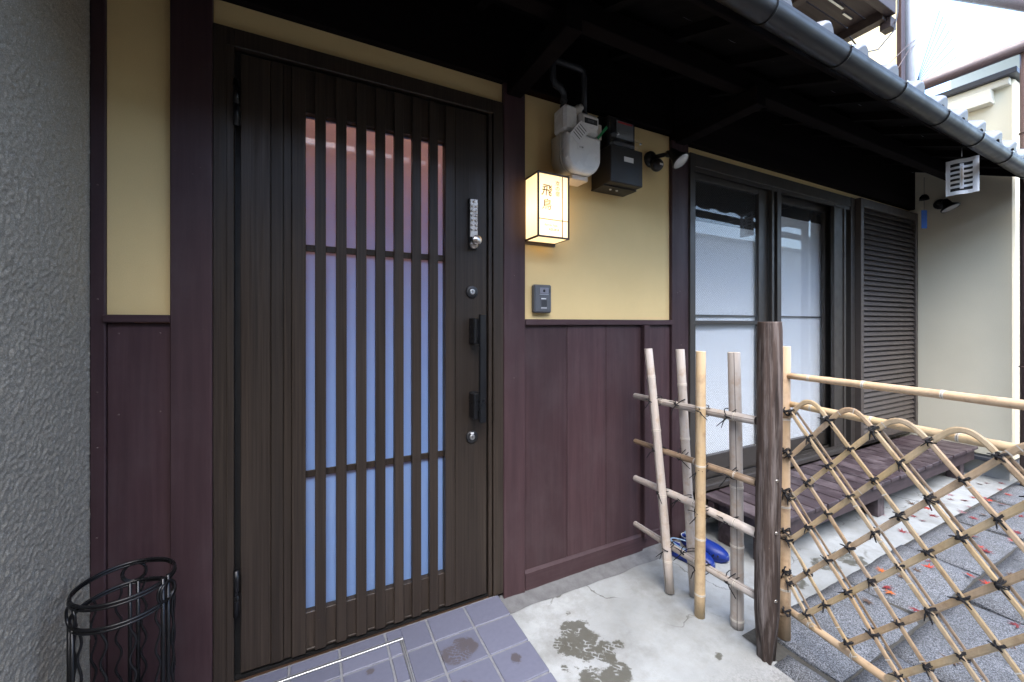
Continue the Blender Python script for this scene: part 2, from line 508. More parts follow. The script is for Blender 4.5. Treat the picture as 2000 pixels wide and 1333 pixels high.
def tube(bm, pts, r, n=8, mi=0, closed=False, caps=True, flat=1.0):
    fr = frames(pts)
    rings = []
    for i, (p, u, w) in enumerate(fr):
        ri = r[i] if hasattr(r, '__len__') else r
        rings.append([bm.verts.new(p + u * (math.cos(2 * math.pi * k / n) * ri) + w * (math.sin(2 * math.pi * k / n) * ri * flat)) for k in range(n)])
    m_ = len(rings)
    for i in range(m_ if closed else m_ - 1):
        a, b = rings[i], rings[(i + 1) % m_]
        for k in range(n):
            f = bm.faces.new((a[k], a[(k + 1) % n], b[(k + 1) % n], b[k]))
            f.smooth = True
            f.material_index = mi
    if caps and not closed:
        f = bm.faces.new(rings[0][::-1]); f.material_index = mi
        f = bm.faces.new(rings[-1]); f.material_index = mi

def lathe(bm, prof, origin, axis, n=20, mi=0):
    """prof: (radius, distance along axis)"""
    ax = Vector(axis).normalized()
    u = ax.orthogonal().normalized()
    w = ax.cross(u)
    o = Vector(origin)
    rings = []
    for r_, t in prof:
        if r_ < 1e-6:
            rings.append([bm.verts.new(o + ax * t)])
        else:
            rings.append([bm.verts.new(o + ax * t + u * (r_ * math.cos(2 * math.pi * k / n)) + w * (r_ * math.sin(2 * math.pi * k / n))) for k in range(n)])
    for a, b in zip(rings, rings[1:]):
        for k in range(n):
            k2 = (k + 1) % n
            if len(a) == 1 and len(b) == 1:
                continue
            vs_ = (a[0], b[k2], b[k]) if len(a) == 1 else ((a[k], a[k2], b[0]) if len(b) == 1 else (a[k], a[k2], b[k2], b[k]))
            f = bm.faces.new(vs_)
            f.smooth = True
            f.material_index = mi

def circle(c, r, axis, n=28, sx=1.0):
    ax = Vector(axis).normalized()
    u = ax.orthogonal().normalized(); w = ax.cross(u)
    return [Vector(c) + u * (r * math.cos(2 * math.pi * k / n)) + w * (r * sx * math.sin(2 * math.pi * k / n)) for k in range(n)]

def ring(bm, c, r, axis, tr, n=32, tn=8, mi=0):
    tube(bm, circle(c, r, axis, n), tr, tn, mi, closed=True)

OFF = {}
def link(o, parent=None):
    C.objects.link(o)
    if parent is not None:
        o.parent = parent
        if parent.name in OFF:
            o.matrix_parent_inverse = Matrix.Translation(-OFF[parent.name])
    return o

def obj(name, bm, mats, parent=None):
    me = bpy.data.meshes.new(name)
    bmesh.ops.recalc_face_normals(bm, faces=bm.faces)
    bm.to_mesh(me)
    bm.free()
    for k in (mats if isinstance(mats, (list, tuple)) else (mats,)):
        me.materials.append(M[k] if isinstance(k, str) else k)
    return link(bpy.data.objects.new(name, me), parent)

def box(name, mat, b, parent=None, bev=.002):
    bm = bm_new()
    bbox(bm, *b, bev=bev)
    return obj(name, bm, mat, parent)

def dup(o, parent=None, loc=None, rot=None, scale=None):
    c = o.copy()
    C.objects.link(c)
    if parent is not None:
        c.parent = parent
        if parent.name in OFF:
            c.matrix_parent_inverse = Matrix.Translation(-OFF[parent.name])
    if loc is not None: c.location = loc
    if rot is not None: c.rotation_euler = rot
    if scale is not None: c.scale = scale
    return c

def tag(o, label, cat, group=None, kind=None):
    o['label'] = label
    o['category'] = cat
    if group: o['group'] = group
    if kind: o['kind'] = kind
    return o

def thing(name, label, cat, loc=(0, 0, 0), group=None):
    o = bpy.data.objects.new(name, None)
    o.empty_display_size = .1
    C.objects.link(o)
    o.location = loc
    OFF[o.name] = Vector(loc)
    return tag(o, label, cat, group)

def struct(o):
    o['kind'] = 'structure'
    return o

# ================================================================== THE SETTING
bm = bm_new()
def sheet(bm, x0, x1, y0, y1, z):
    bm.faces.new([bm.verts.new(p) for p in ((x0, y0, z), (x1, y0, z), (x1, y1, z), (x0, y1, z))])
sheet(bm, -60, 60, -60, 60, 0)
struct(obj('ground', bm, 'concrete'))

bm = bm_new(); sheet(bm, 1.5, 9, -3.2, -.60, .004)
pav = struct(obj('stone_paving', bm, 'bed'))
def stone(x0, x1, y0, y1, zt, seed):
    a = bmesh.new()
    nx = max(4, int((x1 - x0) / .045)); ny = max(4, int((y1 - y0) / .045))
    g = 1e9
    rr_ = random.Random(seed)
    tiltx, tilty = rr_.uniform(-.012, .012), rr_.uniform(-.015, .015)
    vs_ = []
    for j in range(ny + 1):
        row = []
        for i in range(nx + 1):
            u, v = i / nx, j / ny
            x = x0 + u * (x1 - x0); y = y0 + v * (y1 - y0)
            ex = min(u * (x1 - x0), (1 - u) * (x1 - x0)); ey = min(v * (y1 - y0), (1 - v) * (y1 - y0))
            e = min(ex, ey)
            z = zt + tiltx * (u - .5) + tilty * (v - .5) + .004 * noise.noise(Vector((x * 9, y * 9, seed)))
            if e < 1e-6:
                z -= .012
                x += .006 * noise.noise(Vector((x * 20, y * 20, seed + 3.3))); y += .006 * noise.noise(Vector((x * 20, y * 20, seed + 7.7)))
            row.append(a.verts.new((x, y, z)))
        vs_.append(row)
    for j in range(ny):
        for i in range(nx):
            f = a.faces.new((vs_[j][i], vs_[j][i + 1], vs_[j + 1][i + 1], vs_[j + 1][i])); f.smooth = True
    per = [vs_[0][i] for i in range(nx + 1)] + [vs_[j][nx] for j in range(1, ny + 1)] + [vs_[ny][i] for i in range(nx - 1, -1, -1)] + [vs_[j][0] for j in range(ny - 1, 0, -1)]
    low = [a.verts.new((v.co.x, v.co.y, -.02)) for v in per]
    for k in range(len(per)):
        k2 = (k + 1) % len(per)
        a.faces.new((per[k], low[k], low[k2], per[k2]))
    return a
J1 = [1.585, 2.24, 2.866, 3.54, 4.18, 4.78]
J2 = [1.565, 1.893, 2.55, 3.208, 3.86, 4.5]
J3 = [1.57, 2.2, 2.85, 3.5, 4.15]
sd = 0
for (J, ya, yb) in ((J1, -.887, -.605), (J2, -1.19, -.897), (J3, -1.5, -1.2), ([1.6, 2.4, 3.1, 3.8], -1.85, -1.51)):
    for a_, b_ in zip(J, J[1:]):
        sd += 1
        obj('paving_stone', stone(a_ + .006, b_ - .006, ya + R.uniform(0, .006), yb - R.uniform(0, .006), .022 + R.uniform(-.003, .004), sd), 'granite', pav)
obj('paving_stone', stone(1.475, 1.558, -1.02, -.735, .02, 77), 'granite', pav)

bm = bm_new(); sheet(bm, -60, 60, -12, -1.92, .006)
struct(obj('lane', bm, 'low_bounce_asphalt'))  # unseen dark sheet behind the camera, added to cut light bouncing off the ground

# doorstep with tiles, and the hatch let into it
ds = struct(box('doorstep', 'grout', (-.56, .717, -1.02, -.012, 0, .0465), bev=.003))
hatch = thing('floor_hatch', 'aluminium framed access hatch with inlaid slate tiles in the doorstep', 'hatch', (0, -.3, .05))
HX0, HX1, HY0, HY1 = -.33, .302, -.62, -.076
xs = [.721 - .157 * k for k in range(9)]
ys = [0.0 - .147 * k for k in range(8)]
def tile(x0, x1, y0, y1, par, dz=0):
    if x1 - x0 < .012 or y1 - y0 < .012: return
    box('tile', 'tile', (x0, x1, y0, y1, .03, .0505 + dz), par, bev=.0022)
for i in range(8):
    for j in range(7):
        x1, x0 = xs[i] - .004, xs[i + 1] + .004
        y1, y0 = ys[j] - .004, ys[j + 1] + .004
        if i == 0: x1 = xs[0]
        if j == 0: y1 = -.022
        x0 = max(x0, -.558)
        dz = R.uniform(-.0006, .0006)
        ix0, ix1, iy0, iy1 = max(x0, HX0 + .008), min(x1, HX1 - .008), max(y0, HY0 + .008), min(y1, HY1 - .008)
        if ix1 > ix0 and iy1 > iy0:
            tile(ix0, ix1, iy0, iy1, hatch, dz)
        ox0, ox1, oy0, oy1 = max(x0, HX0 - .006), min(x1, HX1 + .006), max(y0, HY0 - .006), min(y1, HY1 + .006)
        if ox1 <= ox0 or oy1 <= oy0:
            tile(x0, x1, y0, y1, ds, dz)
        else:   # what is left of the tile outside the hatch frame
            tile(ox1, x1, y0, y1, ds, dz); tile(x0, ox0, y0, y1, ds, dz)
            tile(ox0, ox1, oy1, y1, ds, dz); tile(ox0, ox1, y0, oy0, ds, dz)
for b in ((HX0 - .005, HX1 + .005, HY1 - .0065, HY1 + .005), (HX0 - .005, HX1 + .005, HY0 - .005, HY0 + .0065), (HX0 - .005, HX0 + .0065, HY0 + .0065, HY1 - .0065), (HX1 - .0065, HX1 + .005, HY0 + .0065, HY1 - .0065)):
    bm = bm_new(); bbox(bm, b[0], b[1], b[2], b[3], .03, .0535, .001)
    # groove between the fixed and the lifting frame
    if b[1] - b[0] > .1: bbox(bm, b[0] + .004, b[1] - .004, b[2] + .0052, b[3] - .0052, .05, .0545, 0, 1)
    else: bbox(bm, b[0] + .0052, b[1] - .0052, b[2] + .004, b[3] - .004, .05, .0545, 0, 1)
    obj('frame_strip', bm, ('alu', 'door_edge'), hatch)
bm = bm_new(); bbox(bm, .235, .292, -.33, -.262, .03, .0532, .001); bbox(bm, .243, .284, -.322, -.27, .05, .0538, .001, 1)
obj('lifting_handle', bm, ('alu', 'steel'), hatch)

bm = bm_new()   # mortar fillet along the foot of the wall
N = 40
pv = []
for i in range(N + 1):
    x = .735 + (1.94 - .735) * i / N
    w = .085 + .03 * noise.noise(Vector((x * 5, 1, 0))) ; h = .022 + .008 * noise.noise(Vector((x * 7, 4, 0)))
    pv.append([bm.verts.new(p) for p in ((x, -.002, h + .006), (x, -w * .4, h * .6), (x, -w, .002))])
for a, b in zip(pv, pv[1:]):
    for k in range(2):
        f = bm.faces.new((a[k], b[k], b[k + 1], a[k + 1])); f.smooth = True
struct(obj('mortar_fillet', bm, 'mortar'))

# ================================================================== LEFT NEIGHBOUR'S STUCCO WALL
def stucco_grid(y0, y1, z0, z1, step, amp):
    ny = int((y1 - y0) / step) + 1; nz = int((z1 - z0) / step) + 1
    rs = np.random.RandomState(5)
    def sm(a, k):
        for _ in range(k):
            a = (a + np.roll(a, 1, 0) + np.roll(a, -1, 0)) / 3
            a = (a + np.roll(a, 1, 1) + np.roll(a, -1, 1)) / 3
        return a / a.std()
    h = .9 * sm(rs.randn(ny, nz), 1) + .25 * sm(rs.randn(ny, nz), 3)
    h = np.clip(h, -1.5, 2.2) * amp
    h[-1, :] = h[-1, :] * .4
    Y, Z_ = np.meshgrid(np.linspace(y0, y1, ny), np.linspace(z0, z1, nz), indexing='ij')
    V = np.stack([-.566 + h, Y, Z_], -1).reshape(-1, 3)
    I = np.arange(ny * nz).reshape(ny, nz)
    F = np.stack([I[:-1, :-1], I[1:, :-1], I[1:, 1:], I[:-1, 1:]], -1).reshape(-1, 4)
    return V, F
nb = thing('stucco_wall', 'rough grey stucco wall of the next building, left of the brown timber front', 'wall', (-.7, -.3, 0))
V, F = stucco_grid(-.62, .0, 0, 2.9, .0029, .0010)
me = bpy.data.meshes.new('stucco_face'); me.from_pydata(V.tolist(), [], F.tolist()); me.materials.append(M['stucco'])
me.polygons.foreach_set('use_smooth', [True] * len(me.polygons))
link(bpy.data.objects.new('stucco_face', me), nb)
bm = bm_new(); bbox(bm, -3.5, -.57, -1.05, 2.5, 0, 5.0); bbox(bm, -.572, -.5655, -1.05, -.615, 0, 2.9); bbox(bm, -.572, -.5655, -1.05, .0, 2.9, 5.0)
obj('wall_core', bm, 'stucco', nb)

# ================================================================== THE TOWNHOUSE
H = thing('townhouse', 'dark timber and ochre plaster townhouse with slatted front door and low tiled eave', 'house', (1.8, .5, 0))
# posts and boards
def P(name, mat, b, bev=.003): return box(name, mat, b, H, bev)
P('post', 'timber', (-.5655, -.532, -.012, .05, 0, 2.50))                 # beside the stucco
P('post', 'timber', (-.383, -.278, -.022, .08, 0, 2.50))
P('post', 'timber', (.7505, .857, -.02, .08, 0, 2.50))
P('post', 'timber', (1.779, 1.912, -.02, .08, 0, 2.50))
P('plaster_panel', 'plaster', (-.532, -.383, 0, .05, 1.246, 2.50), 0)
P('plaster_panel', 'plaster', (-.278, .7505, .0, .05, 2.182, 2.268), 0)
P('plaster_panel', 'plaster', (.857, 1.779, .0, .05, 1.239, 2.256), 0)
P('plaster_panel', 'plaster', (1.912, 4.80, .0, .05, 2.188, 2.24), 0)
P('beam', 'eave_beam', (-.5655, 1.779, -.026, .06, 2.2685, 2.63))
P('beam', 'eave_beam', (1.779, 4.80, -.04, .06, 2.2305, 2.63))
P('rail', 'timber_x', (-.5365, -.3835, -.021, .01, 1.222, 1.2455))
P('rail', 'timber_x', (.857, 1.7795, -.024, .01, 1.211, 1.2385))
P('wainscot_board', 'timber', (-.5315, -.3835, -.004, .03, 0.02, 1.2215))
bx = [.8575, 1.091, 1.327, 1.562, 1.7785]
for a, b in zip(bx, bx[1:]):
    P('wainscot_board', 'timber', (a + .0008, b - .0008, -.006 + R.uniform(-.001, .001), .03, .105, 1.2105), .0022)
P('batten', 'timber', (1.562, 1.600, -.034, -.0075, .09, 1.2105))
bm = bm_new()
vsb = []
for x in (.860, 1.565):
    vsb.append([bm.verts.new(p) for p in ((x, 0, .018), (x, -.016, .018), (x, -.016, .096), (x, -.0065, .108), (x, 0, .108))])
for k in range(4):
    bm.faces.new((vsb[0][k], vsb[0][k + 1], vsb[1][k + 1], vsb[1][k]))
bm.faces.new(vsb[0]); bm.faces.new(vsb[1][::-1])
obj('skirting_board', bm, 'timber_x', H)
P('skirting_board', 'timber_x', (1.566, 1.7785, -.010, .02, .02, .104))
for (x, z) in ((-.548, 1.62), (-.548, 1.29), (-.549, 1.02), (-.549, .86), (-.55, .6), (-.505, 1.19), (-.41, 1.19), (-.505, .95), (-.41, .95), (.80, 1.43), (.80, .98), (1.84, 1.4), (1.85, 1.1), (1.82, 1.39)):
    bm = bm_new()
    yy = -.0125 if x < -.54 else (-.0045 if x < -.4 else -.0205)
    lathe(bm, [(0, -.0015), (.0022, -.0008), (.0027, .0)], (x, yy, z), (0, 1, 0), 8)
    obj('nail', bm, 'brown_pipe', H)

# shell behind the front
bm = bm_new()
bbox(bm, -.56, 4.79, 3.0, 3.1, 0, 5.6); bbox(bm, -.56, -.5, .09, 3.0, 0, 2.5); bbox(bm, 4.72, 4.79, .09, 3.0, 0, 2.5)
bbox(bm, -.56, 4.79, .065, 3.0, 2.5205, 2.56); bbox(bm, -.5, 4.72, .09, 3.0, .004, .03); bbox(bm, 1.0, 1.06, .09, 3.0, .03, 2.5)
obj('inner_walls', bm, 'dark_inside', H)

# ---- front door (a leaf with proud slats and eight glazed slits)
bm = bm_new()
for b in ((-.277, -.222, -.017, .07, .046, 2.181), (.702, .750, -.017, .07, .046, 2.181), (-.222, .702, -.017, .07, 2.122, 2.181)):
    bbox(bm, *b, bev=.002)
bbox(bm, .682, .699, -.010, .05, .046, 2.121, .0015); bbox(bm, -.2405, -.2215, -.0215, -.0165, .05, 2.12, .001)
bbox(bm, -.222, .702, -.004, .06, .046, .056, 0, 1); bbox(bm, -.222, .702, .0465, .0595, .0562, .085, 0, 1)
obj('door_frame', bm, ('door', 'door_edge'), H)
bm = bm_new()
SX0, SX1, SZ0, SZ1 = -.014, .490, .199, 1.963
for b in ((-.205, SX0, SZ0, SZ1), (SX1, .672, SZ0, SZ1)):
    bbox(bm, b[0], b[1], -.0005, .04, b[2], b[3], .001)
bbox(bm, -.205, .672, -.0005, .04, .062, SZ0, .001); bbox(bm, -.205, .672, -.0005, .04, SZ1, 2.112, .001)
bbox(bm, -.207, .674, .02, .045, .058, SZ0 - .01, 0, 1); bbox(bm, -.224, -.2052, .012, .05, .05, 2.125, 0, 1); bbox(bm, .6722, .684, .012, .05, .05, 2.125, 0, 1); bbox(bm, -.2052, .6722, .012, .05, 2.112, 2.125, 0, 1)
door = obj('front_door', bm, ('door', 'door_edge'), H)
door['label'] = 'dark brown slatted front door with eight narrow glazed slits'
se = [-.014, .016, .048, .081, .116, .151, .187, .218, .255, .286, .323, .355, .391, .424, .458, .490]
slats = [(-.205, -.1195, -.0045), (-.118, -.083, -.009), (-.0815, -.058, -.0045), (-.0565, -.0145, -.013)]
slats += [(.0150 + .0683 * k, .0500 + .0683 * k, -.013) for k in range(7)]
slats += [(.4905, .531, -.0125), (.5325, .672, -.0115)]
for (a, b, y) in slats:
    box('slat', 'door', (a, b, y, .001 if b > .5 or a < -.01 else .012, .066, 2.109), door, .0013)
for k in range(8):   # little end caps at the foot of each slit channel
    a = -.0135 + .0683 * k
    box('end_cap', 'door', (a + .001, a + .029, -.004, .0, .066, .0735), door, .001)
for z in (1.4765, .672):
    box('crossbar', 'door', (SX0, SX1, .0125, .0185, z, z + .0235), door, .001)
box('glass_pane', 'glass', (SX0 - .01, SX1 + .01, .0200, .0235, SZ0 - .008, SZ1 + .01), door, 0)
bm = bm_new(); bbox(bm, SX0 - .01, SX1 + .01, .0262, .0268, SZ0 - .008, SZ1 - .002); obj('frosted_film', bm, 'film', door)
# keypad lock
bm = bm_new()
bbox(bm, .588, .628, -.024, -.0117, 1.53, 1.742, .004, 1)
bbox(bm, .5905, .6255, -.030, -.024, 1.578, 1.738, .002)
lathe(bm, [(0, .010), (.0175, .010), (.0175, 0)], (.608, -.024, 1.5485), (0, -1, 0), 18)
for r_ in range(7):
    for s_ in ((-1, 1) if r_ else (0,)):
        lathe(bm, [(.0048, 0), (.0048, .004), (.003, .0052), (0, .0055)], (.608 + s_ * .0085, -.030, 1.727 - r_ * .0195), (0, -1, 0), 10)
lathe(bm, [(.012, 0), (.012, .012), (.0195, .014), (.0205, .03), (.0185, .0335), (0, .0345)], (.610, -.030, 1.562), (0, -1, 0), 24)
obj('keypad_lock', bm, ('nickel', 'black_iron'), door)
for z, ky in ((1.352, 0), (.745, 1)):
    bm = bm_new()
    lathe(bm, [(.0255, 0), (.0255, .006), (.022, .0085), (.0125, .009)], (.604, -.0117, z), (0, -1, 0), 28, 0)
    lathe(bm, [(.0118, .004), (.0118, .0105), (.0095, .0125), (.006, .0115), (0, .0115)], (.604, -.0117, z), (0, -1, 0), 20, 1)
    bbox(bm, .603, .605, -.0236, -.0228, z - .005, z + .005, 0, 0)
    if ky: bbox(bm, .597, .611, -.0215, -.0208, z + .0125, z + .0195, 0, 2)
    obj('lock_cylinder', bm, ('black_plastic', 'steel', 'paper'), door)
bm = bm_new()
bbox(bm, .611, .639, -.090, -.070, .815, 1.258, .004)
bbox(bm, .592, .628, -.071, -.0117, 1.135, 1.243, .004); bbox(bm, .592, .628, -.071, -.0117, .828, .935, .004)
obj('door_handle', bm, 'handle', door)
for z in (1.86, .27):
    bm = bm_new()
    lathe(bm, [(0, 0), (.0085, .0), (.0085, .068), (.0078, .0685), (.0078, .0705), (.0085, .071), (.0085, .15), (0, .15)], (-.2135, -.0265, z), (0, 0, 1), 14)
    bbox(bm, -.2135, -.2045, -.026, -.0046, z + .01, z + .066, .001)
    obj('hinge', bm, 'black_iron', door)

# hall lamp behind the frosted glass (the upper slits glow warm)
hl = thing('hall_lamp', 'warm ceiling lamp in the hall behind the frosted door glass', 'lamp', (.3, .75, 2.45))
bm = bm_new(); lathe(bm, [(0, 0), (.03, -.005), (.05, -.03), (.05, -.06), (.03, -.085), (0, -.09)], (.3, .75, 2.50), (0, 0, 1), 16)
mm = NT('lamp_globe'); mm.col((.9, .8, .7)); mm.b.inputs['Emission Color'].default_value = (1, .52, .33, 1); mm.b.inputs['Emission Strength'].default_value = 150
obj('globe', bm, mm.m, hl)

# ---- sliding window
WX = [1.957, 2.555, 2.76, 2.806, 3.417, 3.753]
bm = bm_new()
bbox(bm, 1.9125, 1.957, -.030, .14, .26, 2.187, .002); bbox(bm, 3.70, 3.765, -.03, .14, .26, 2.187, .002)
bbox(bm, 1.957, 3.70, -.028, .14, 2.115, 2.187, .002)
bbox(bm, 1.957, 3.70, -.045, .14, .255, .285, .002)
for y in (-.02, .02, .06, .10): bbox(bm, 1.957, 3.70, y - .003, y + .003, .285, .305, 0)
bbox(bm, 1.957, 3.70, -.022, -.016, 2.09, 2.115, 0)
bbox(bm, 3.585, 3.70, .04, .12, .285, 2.115, .002)
win = obj('sliding_window', bm, 'bronze', H)
win['label'] = 'dark bronze sliding window with wired glass'
def sash(x0, x1, y, zb, zt, st=.05, mid=None, stl=None, stb=None):
    bm = bm_new()
    l_, b_ = stl or st, stb or st
    bbox(bm, x0, x0 + l_, y, y + .028, zb, zt, .002); bbox(bm, x1 - st, x1, y, y + .028, zb, zt, .002)
    bbox(bm, x0 + l_, x1 - st, y + .001, y + .027, zb, zb + b_, .002); bbox(bm, x0 + l_, x1 - st, y + .001, y + .027, zt - .05, zt, .002)
    if mid: bbox(bm, x0 + l_, x1 - st, y - .002, y + .027, mid[0], mid[1], .002)
    obj('sash', bm, 'bronze', win)
    box('glass_pane', 'wired_glass', (x0 + l_ - .005, x1 - st + .005, y + .012, y + .017, zb + b_ - .005, zt - .045), win, 0)
sash(1.962, 2.70, .004, .302, 2.112, .10, (1.213, 1.236), .012, .13)
sash(2.69, 3.56, .044, .302, 2.112, .075, None, .10, .09)
sash(3.40, 3.69, .084, .302, 2.112, .05, None, .05, .1)
bm = bm_new()
bbox(bm, 2.695, 2.72, -.024, .0, .30, 2.11, .002); bbox(bm, 2.755, 2.80, -.024, .03, .30, 2.11, .002); bbox(bm, 3.47, 3.50, -.024, 0, .3, 2.11, .002); bbox(bm, 3.61, 3.64, -.024, 0, .3, 2.11, .002)
bbox(bm, 3.50, 3.61, -.016, -.010, .3, 2.11, 0)
obj('screen_frame', bm, 'bronze', win)
def blind(x0, x1, y, zb, zt, label, bars):
    t = thing('window_blind', label, 'blind', ((x0 + x1) / 2, y, zb))
    bm = bm_new()
    n = 60
    pr = None
    for i in range(n + 1):
        x = x0 + (x1 - x0) * i / n
        yy = y + .004 * noise.noise(Vector((x * 4, .3, 1)))
        c_ = (bm.verts.new((x, yy, zb)), bm.verts.new((x, yy, zt)))
        if pr:
            f = bm.faces.new((pr[0], c_[0], c_[1], pr[1])); f.smooth = True
        pr = c_
    obj('cloth', bm, 'blind', t)
    for z in bars:
        box('batten', 'bronze', (x0, x1, y - .012, y - .005, z, z + .010), t, 0)
blind(1.96, 2.70, .040, .34, 1.83, 'white blind behind the window pane next to the ochre wall', (1.262,))
blind(2.72, 3.60, .080, .34, 1.98, 'white blind behind the window pane next to the louvred shutter', (1.262,))

# ---- louvred shutter
bm = bm_new()
bbox(bm, 3.768, 3.812, -.065, -.02, .30, 2.186, .002); bbox(bm, 4.735, 4.778, -.065, -.02, .30, 2.186, .002)
bbox(bm, 3.812, 4.735, -.064, -.021, 2.12, 2.186, .002); bbox(bm, 3.812, 4.735, -.064, -.021, .30, .36, .002)
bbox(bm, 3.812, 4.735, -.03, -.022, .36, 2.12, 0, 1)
bbox(bm, 3.766, 4.795, -.018, .05, .25, 2.187, 0)
sh = obj('shutter', bm, ('shutter', 'bronze_dark'), H)
sh['label'] = 'bronze louvred shutter panel beside the cream wall'
bm = bm_new()
vv = [(-.056, -.019), (-.059, -.017), (-.036, .019), (-.033, .017)]
for s in (3.813, 4.734):
    pass
A_ = [bm.verts.new((3.813, y, z)) for y, z in vv]; B_ = [bm.verts.new((4.734, y, z)) for y, z in vv]
for k in range(4): bm.faces.new((A_[k], A_[(k + 1) % 4], B_[(k + 1) % 4], B_[k]))
bm.faces.new(A_); bm.faces.new(B_)
s0 = obj('louvre', bm, 'shutter', sh)
nl = 44
for k in range(nl):
    o = s0 if k == 0 else dup(s0, sh)
    o.location = (0, 0, .38 + (2.10 - .38) * k / (nl - 1))

# ---- eave: rafters, soffit, gutter, tiles
SL = .40
def ez(y): return 2.262 + SL * (y + .72)          # underside line of the roof boards
bm = bm_new()
pr = [(-.76, ez(-.76) + .045), (.0, ez(0) + .045), (.0, ez(0) + .065), (-.76, ez(-.76) + .065)]
A_ = [bm.verts.new((-.9, y, z)) for y, z in pr]; B_ = [bm.verts.new((4.795, y, z)) for y, z in pr]
for k in range(4): bm.faces.new((A_[k], A_[(k + 1) % 4], B_[(k + 1) % 4], B_[k]))
bm.faces.new(A_); bm.faces.new(B_)
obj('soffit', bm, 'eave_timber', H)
bm = bm_new()
A_ = [bm.verts.new((-.02, y, z)) for y, z in ((-.712, ez(-.712) + .0), (-.02, ez(-.02)), (-.02, ez(-.02) + .044), (-.712, ez(-.712) + .044))]
B_ = [bm.verts.new(v.co + Vector((.04, 0, 0))) for v in A_]
for k in range(4): bm.faces.new((A_[k], A_[(k + 1) % 4], B_[(k + 1) % 4], B_[k]))
bm.faces.new(A_); bm.faces.new(B_)
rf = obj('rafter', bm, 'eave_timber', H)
k = 0
x = -.45
while x < 4.75:
    o = rf if k == 0 else dup(rf, H)
    o.location = (x, 0, 0)
    x += .36; k += 1
P('eave_purlin', 'eave_beam', (-.9, 4.79, -.42, -.36, ez(-.42) - .075, ez(-.36) - .012))
P('fascia_board', 'eave_beam', (-.9, 4.79, -.732, -.713, ez(-.72) - .03, ez(-.72) + .05))
for x in (.80, 1.84):   # arm carrying the purlin
    bm = bm_new(); bbox(bm, x - .035, x + .035, -.47, -.02, ez(-.42) - .165, ez(-.42) - .08, .003)
    obj('eave_bracket', bm, 'eave_beam', H)
GY, GR = -.796, .041
def gz(x): return 2.242 - .019 * (x - 1.3)
bm = bm_new()
prof = [(GY + GR * math.cos(a), GR * math.sin(a)) for a in [math.pi + math.pi * k / 18 for k in range(19)]]
prof = [(prof[0][0] + .008, .003), (prof[0][0] - .003, .006)] + prof + [(prof[-1][0] + .002, .004)]
inn = [(GY + (GR - .003) * math.cos(a), (GR - .003) * math.sin(a)) for a in [2 * math.pi - math.pi * k / 18 for k in range(19)]]
loop = prof + inn
X0, X1 = -.9, 5.35
A_ = [bm.verts.new((X0, y, gz(X0) + z)) for y, z in loop]; B_ = [bm.verts.new((X1, y, gz(X1) + z)) for y, z in loop]
for k in range(len(loop)):
    f = bm.faces.new((A_[k], A_[(k + 1) % len(loop)], B_[(k + 1) % len(loop)], B_[k])); f.smooth = True
gut = obj('gutter', bm, 'gutter', H)
gut['label'] = 'half-round dark brown plastic eaves gutter'
k = 0
for x in [-.5 + .455 * i for i in range(12)]:
    bm = bm_new()
    pts = [Vector((x, GY + (GR + .002) * math.cos(a), gz(x) + (GR + .002) * math.sin(a))) for a in [math.pi * .98 + math.pi * 1.04 * j / 16 for j in range(17)]]
    pts = [pts[0] + Vector((0, .006, .008))] + pts + [Vector((x, -.733, gz(x) + .02))]
    tube(bm, pts, .0028, 6)
    bbox(bm, x - .008, x + .008, GY - GR - .007, GY - GR + .006, gz(x) + .002, gz(x) + .0105, .001, 1)
    obj('bracket', bm, ('black_iron', 'steel'), gut)
hx = 5.10   # rain hopper and its elbow at the far end of the gutter
bm = bm_new()
lathe(bm, [(.062, .02), (.064, -.03), (.060, -.075), (.036, -.125), (.03, -.17)], (hx, GY, gz(hx) - .02), (0, 0, 1), 20)
tube(bm, [(hx, GY, gz(hx) - .18), (hx, GY, gz(hx) - .22), (hx + .03, GY + .03, gz(hx) - .27), (hx + .12, GY + .09, gz(hx) - .31), (hx + .15, GY + .11, gz(hx) - .36), (hx + .16, GY + .115, gz(hx) - .45), (hx + .16, GY + .115, .02)], .03, 14)
obj('rain_hopper', bm, 'gutter', gut)
# roof tiles
def rooftile():
    bm = bm_new()
    nu = 18; W, L_ = .262, .33
    def h(u): return -.014 * math.sin(math.pi * u / .6) if u < .6 else .034 * math.sin(math.pi * (u - .6) / .4)
    top = []; bot = []
    for j, t in enumerate((0, .02, .06, 1)):
        yy = t * L_
        drop = (.012, .004, 0, 0)[j]
        top.append([bm.verts.new((u / nu * W, yy, h(u / nu) - drop + .012)) for u in range(nu + 1)])
    bot = [bm.verts.new((u / nu * W, .0, h(u / nu) - .03)) for u in range(nu + 1)]
    for j in range(3):
        for u in range(nu):
            f = bm.faces.new((top[j][u], top[j][u + 1], top[j + 1][u + 1], top[j + 1][u])); f.smooth = True
    for u in range(nu): bm.faces.new((bot[u], bot[u + 1], top[0][u + 1], top[0][u]))
    return bm
rt = obj('roof_tile', rooftile(), 'rooftile', H)
k = 0
for row in range(3):
    for i in range(21):
        o = rt if k == 0 else dup(rt, H)
        k += 1
        o.rotation_euler = (math.atan(SL), 0, 0)
        o.location = (-.9 + i * .264, -.80 + row * .262, ez(-.80 + row * .262) + (.048 if row == 0 else .09))
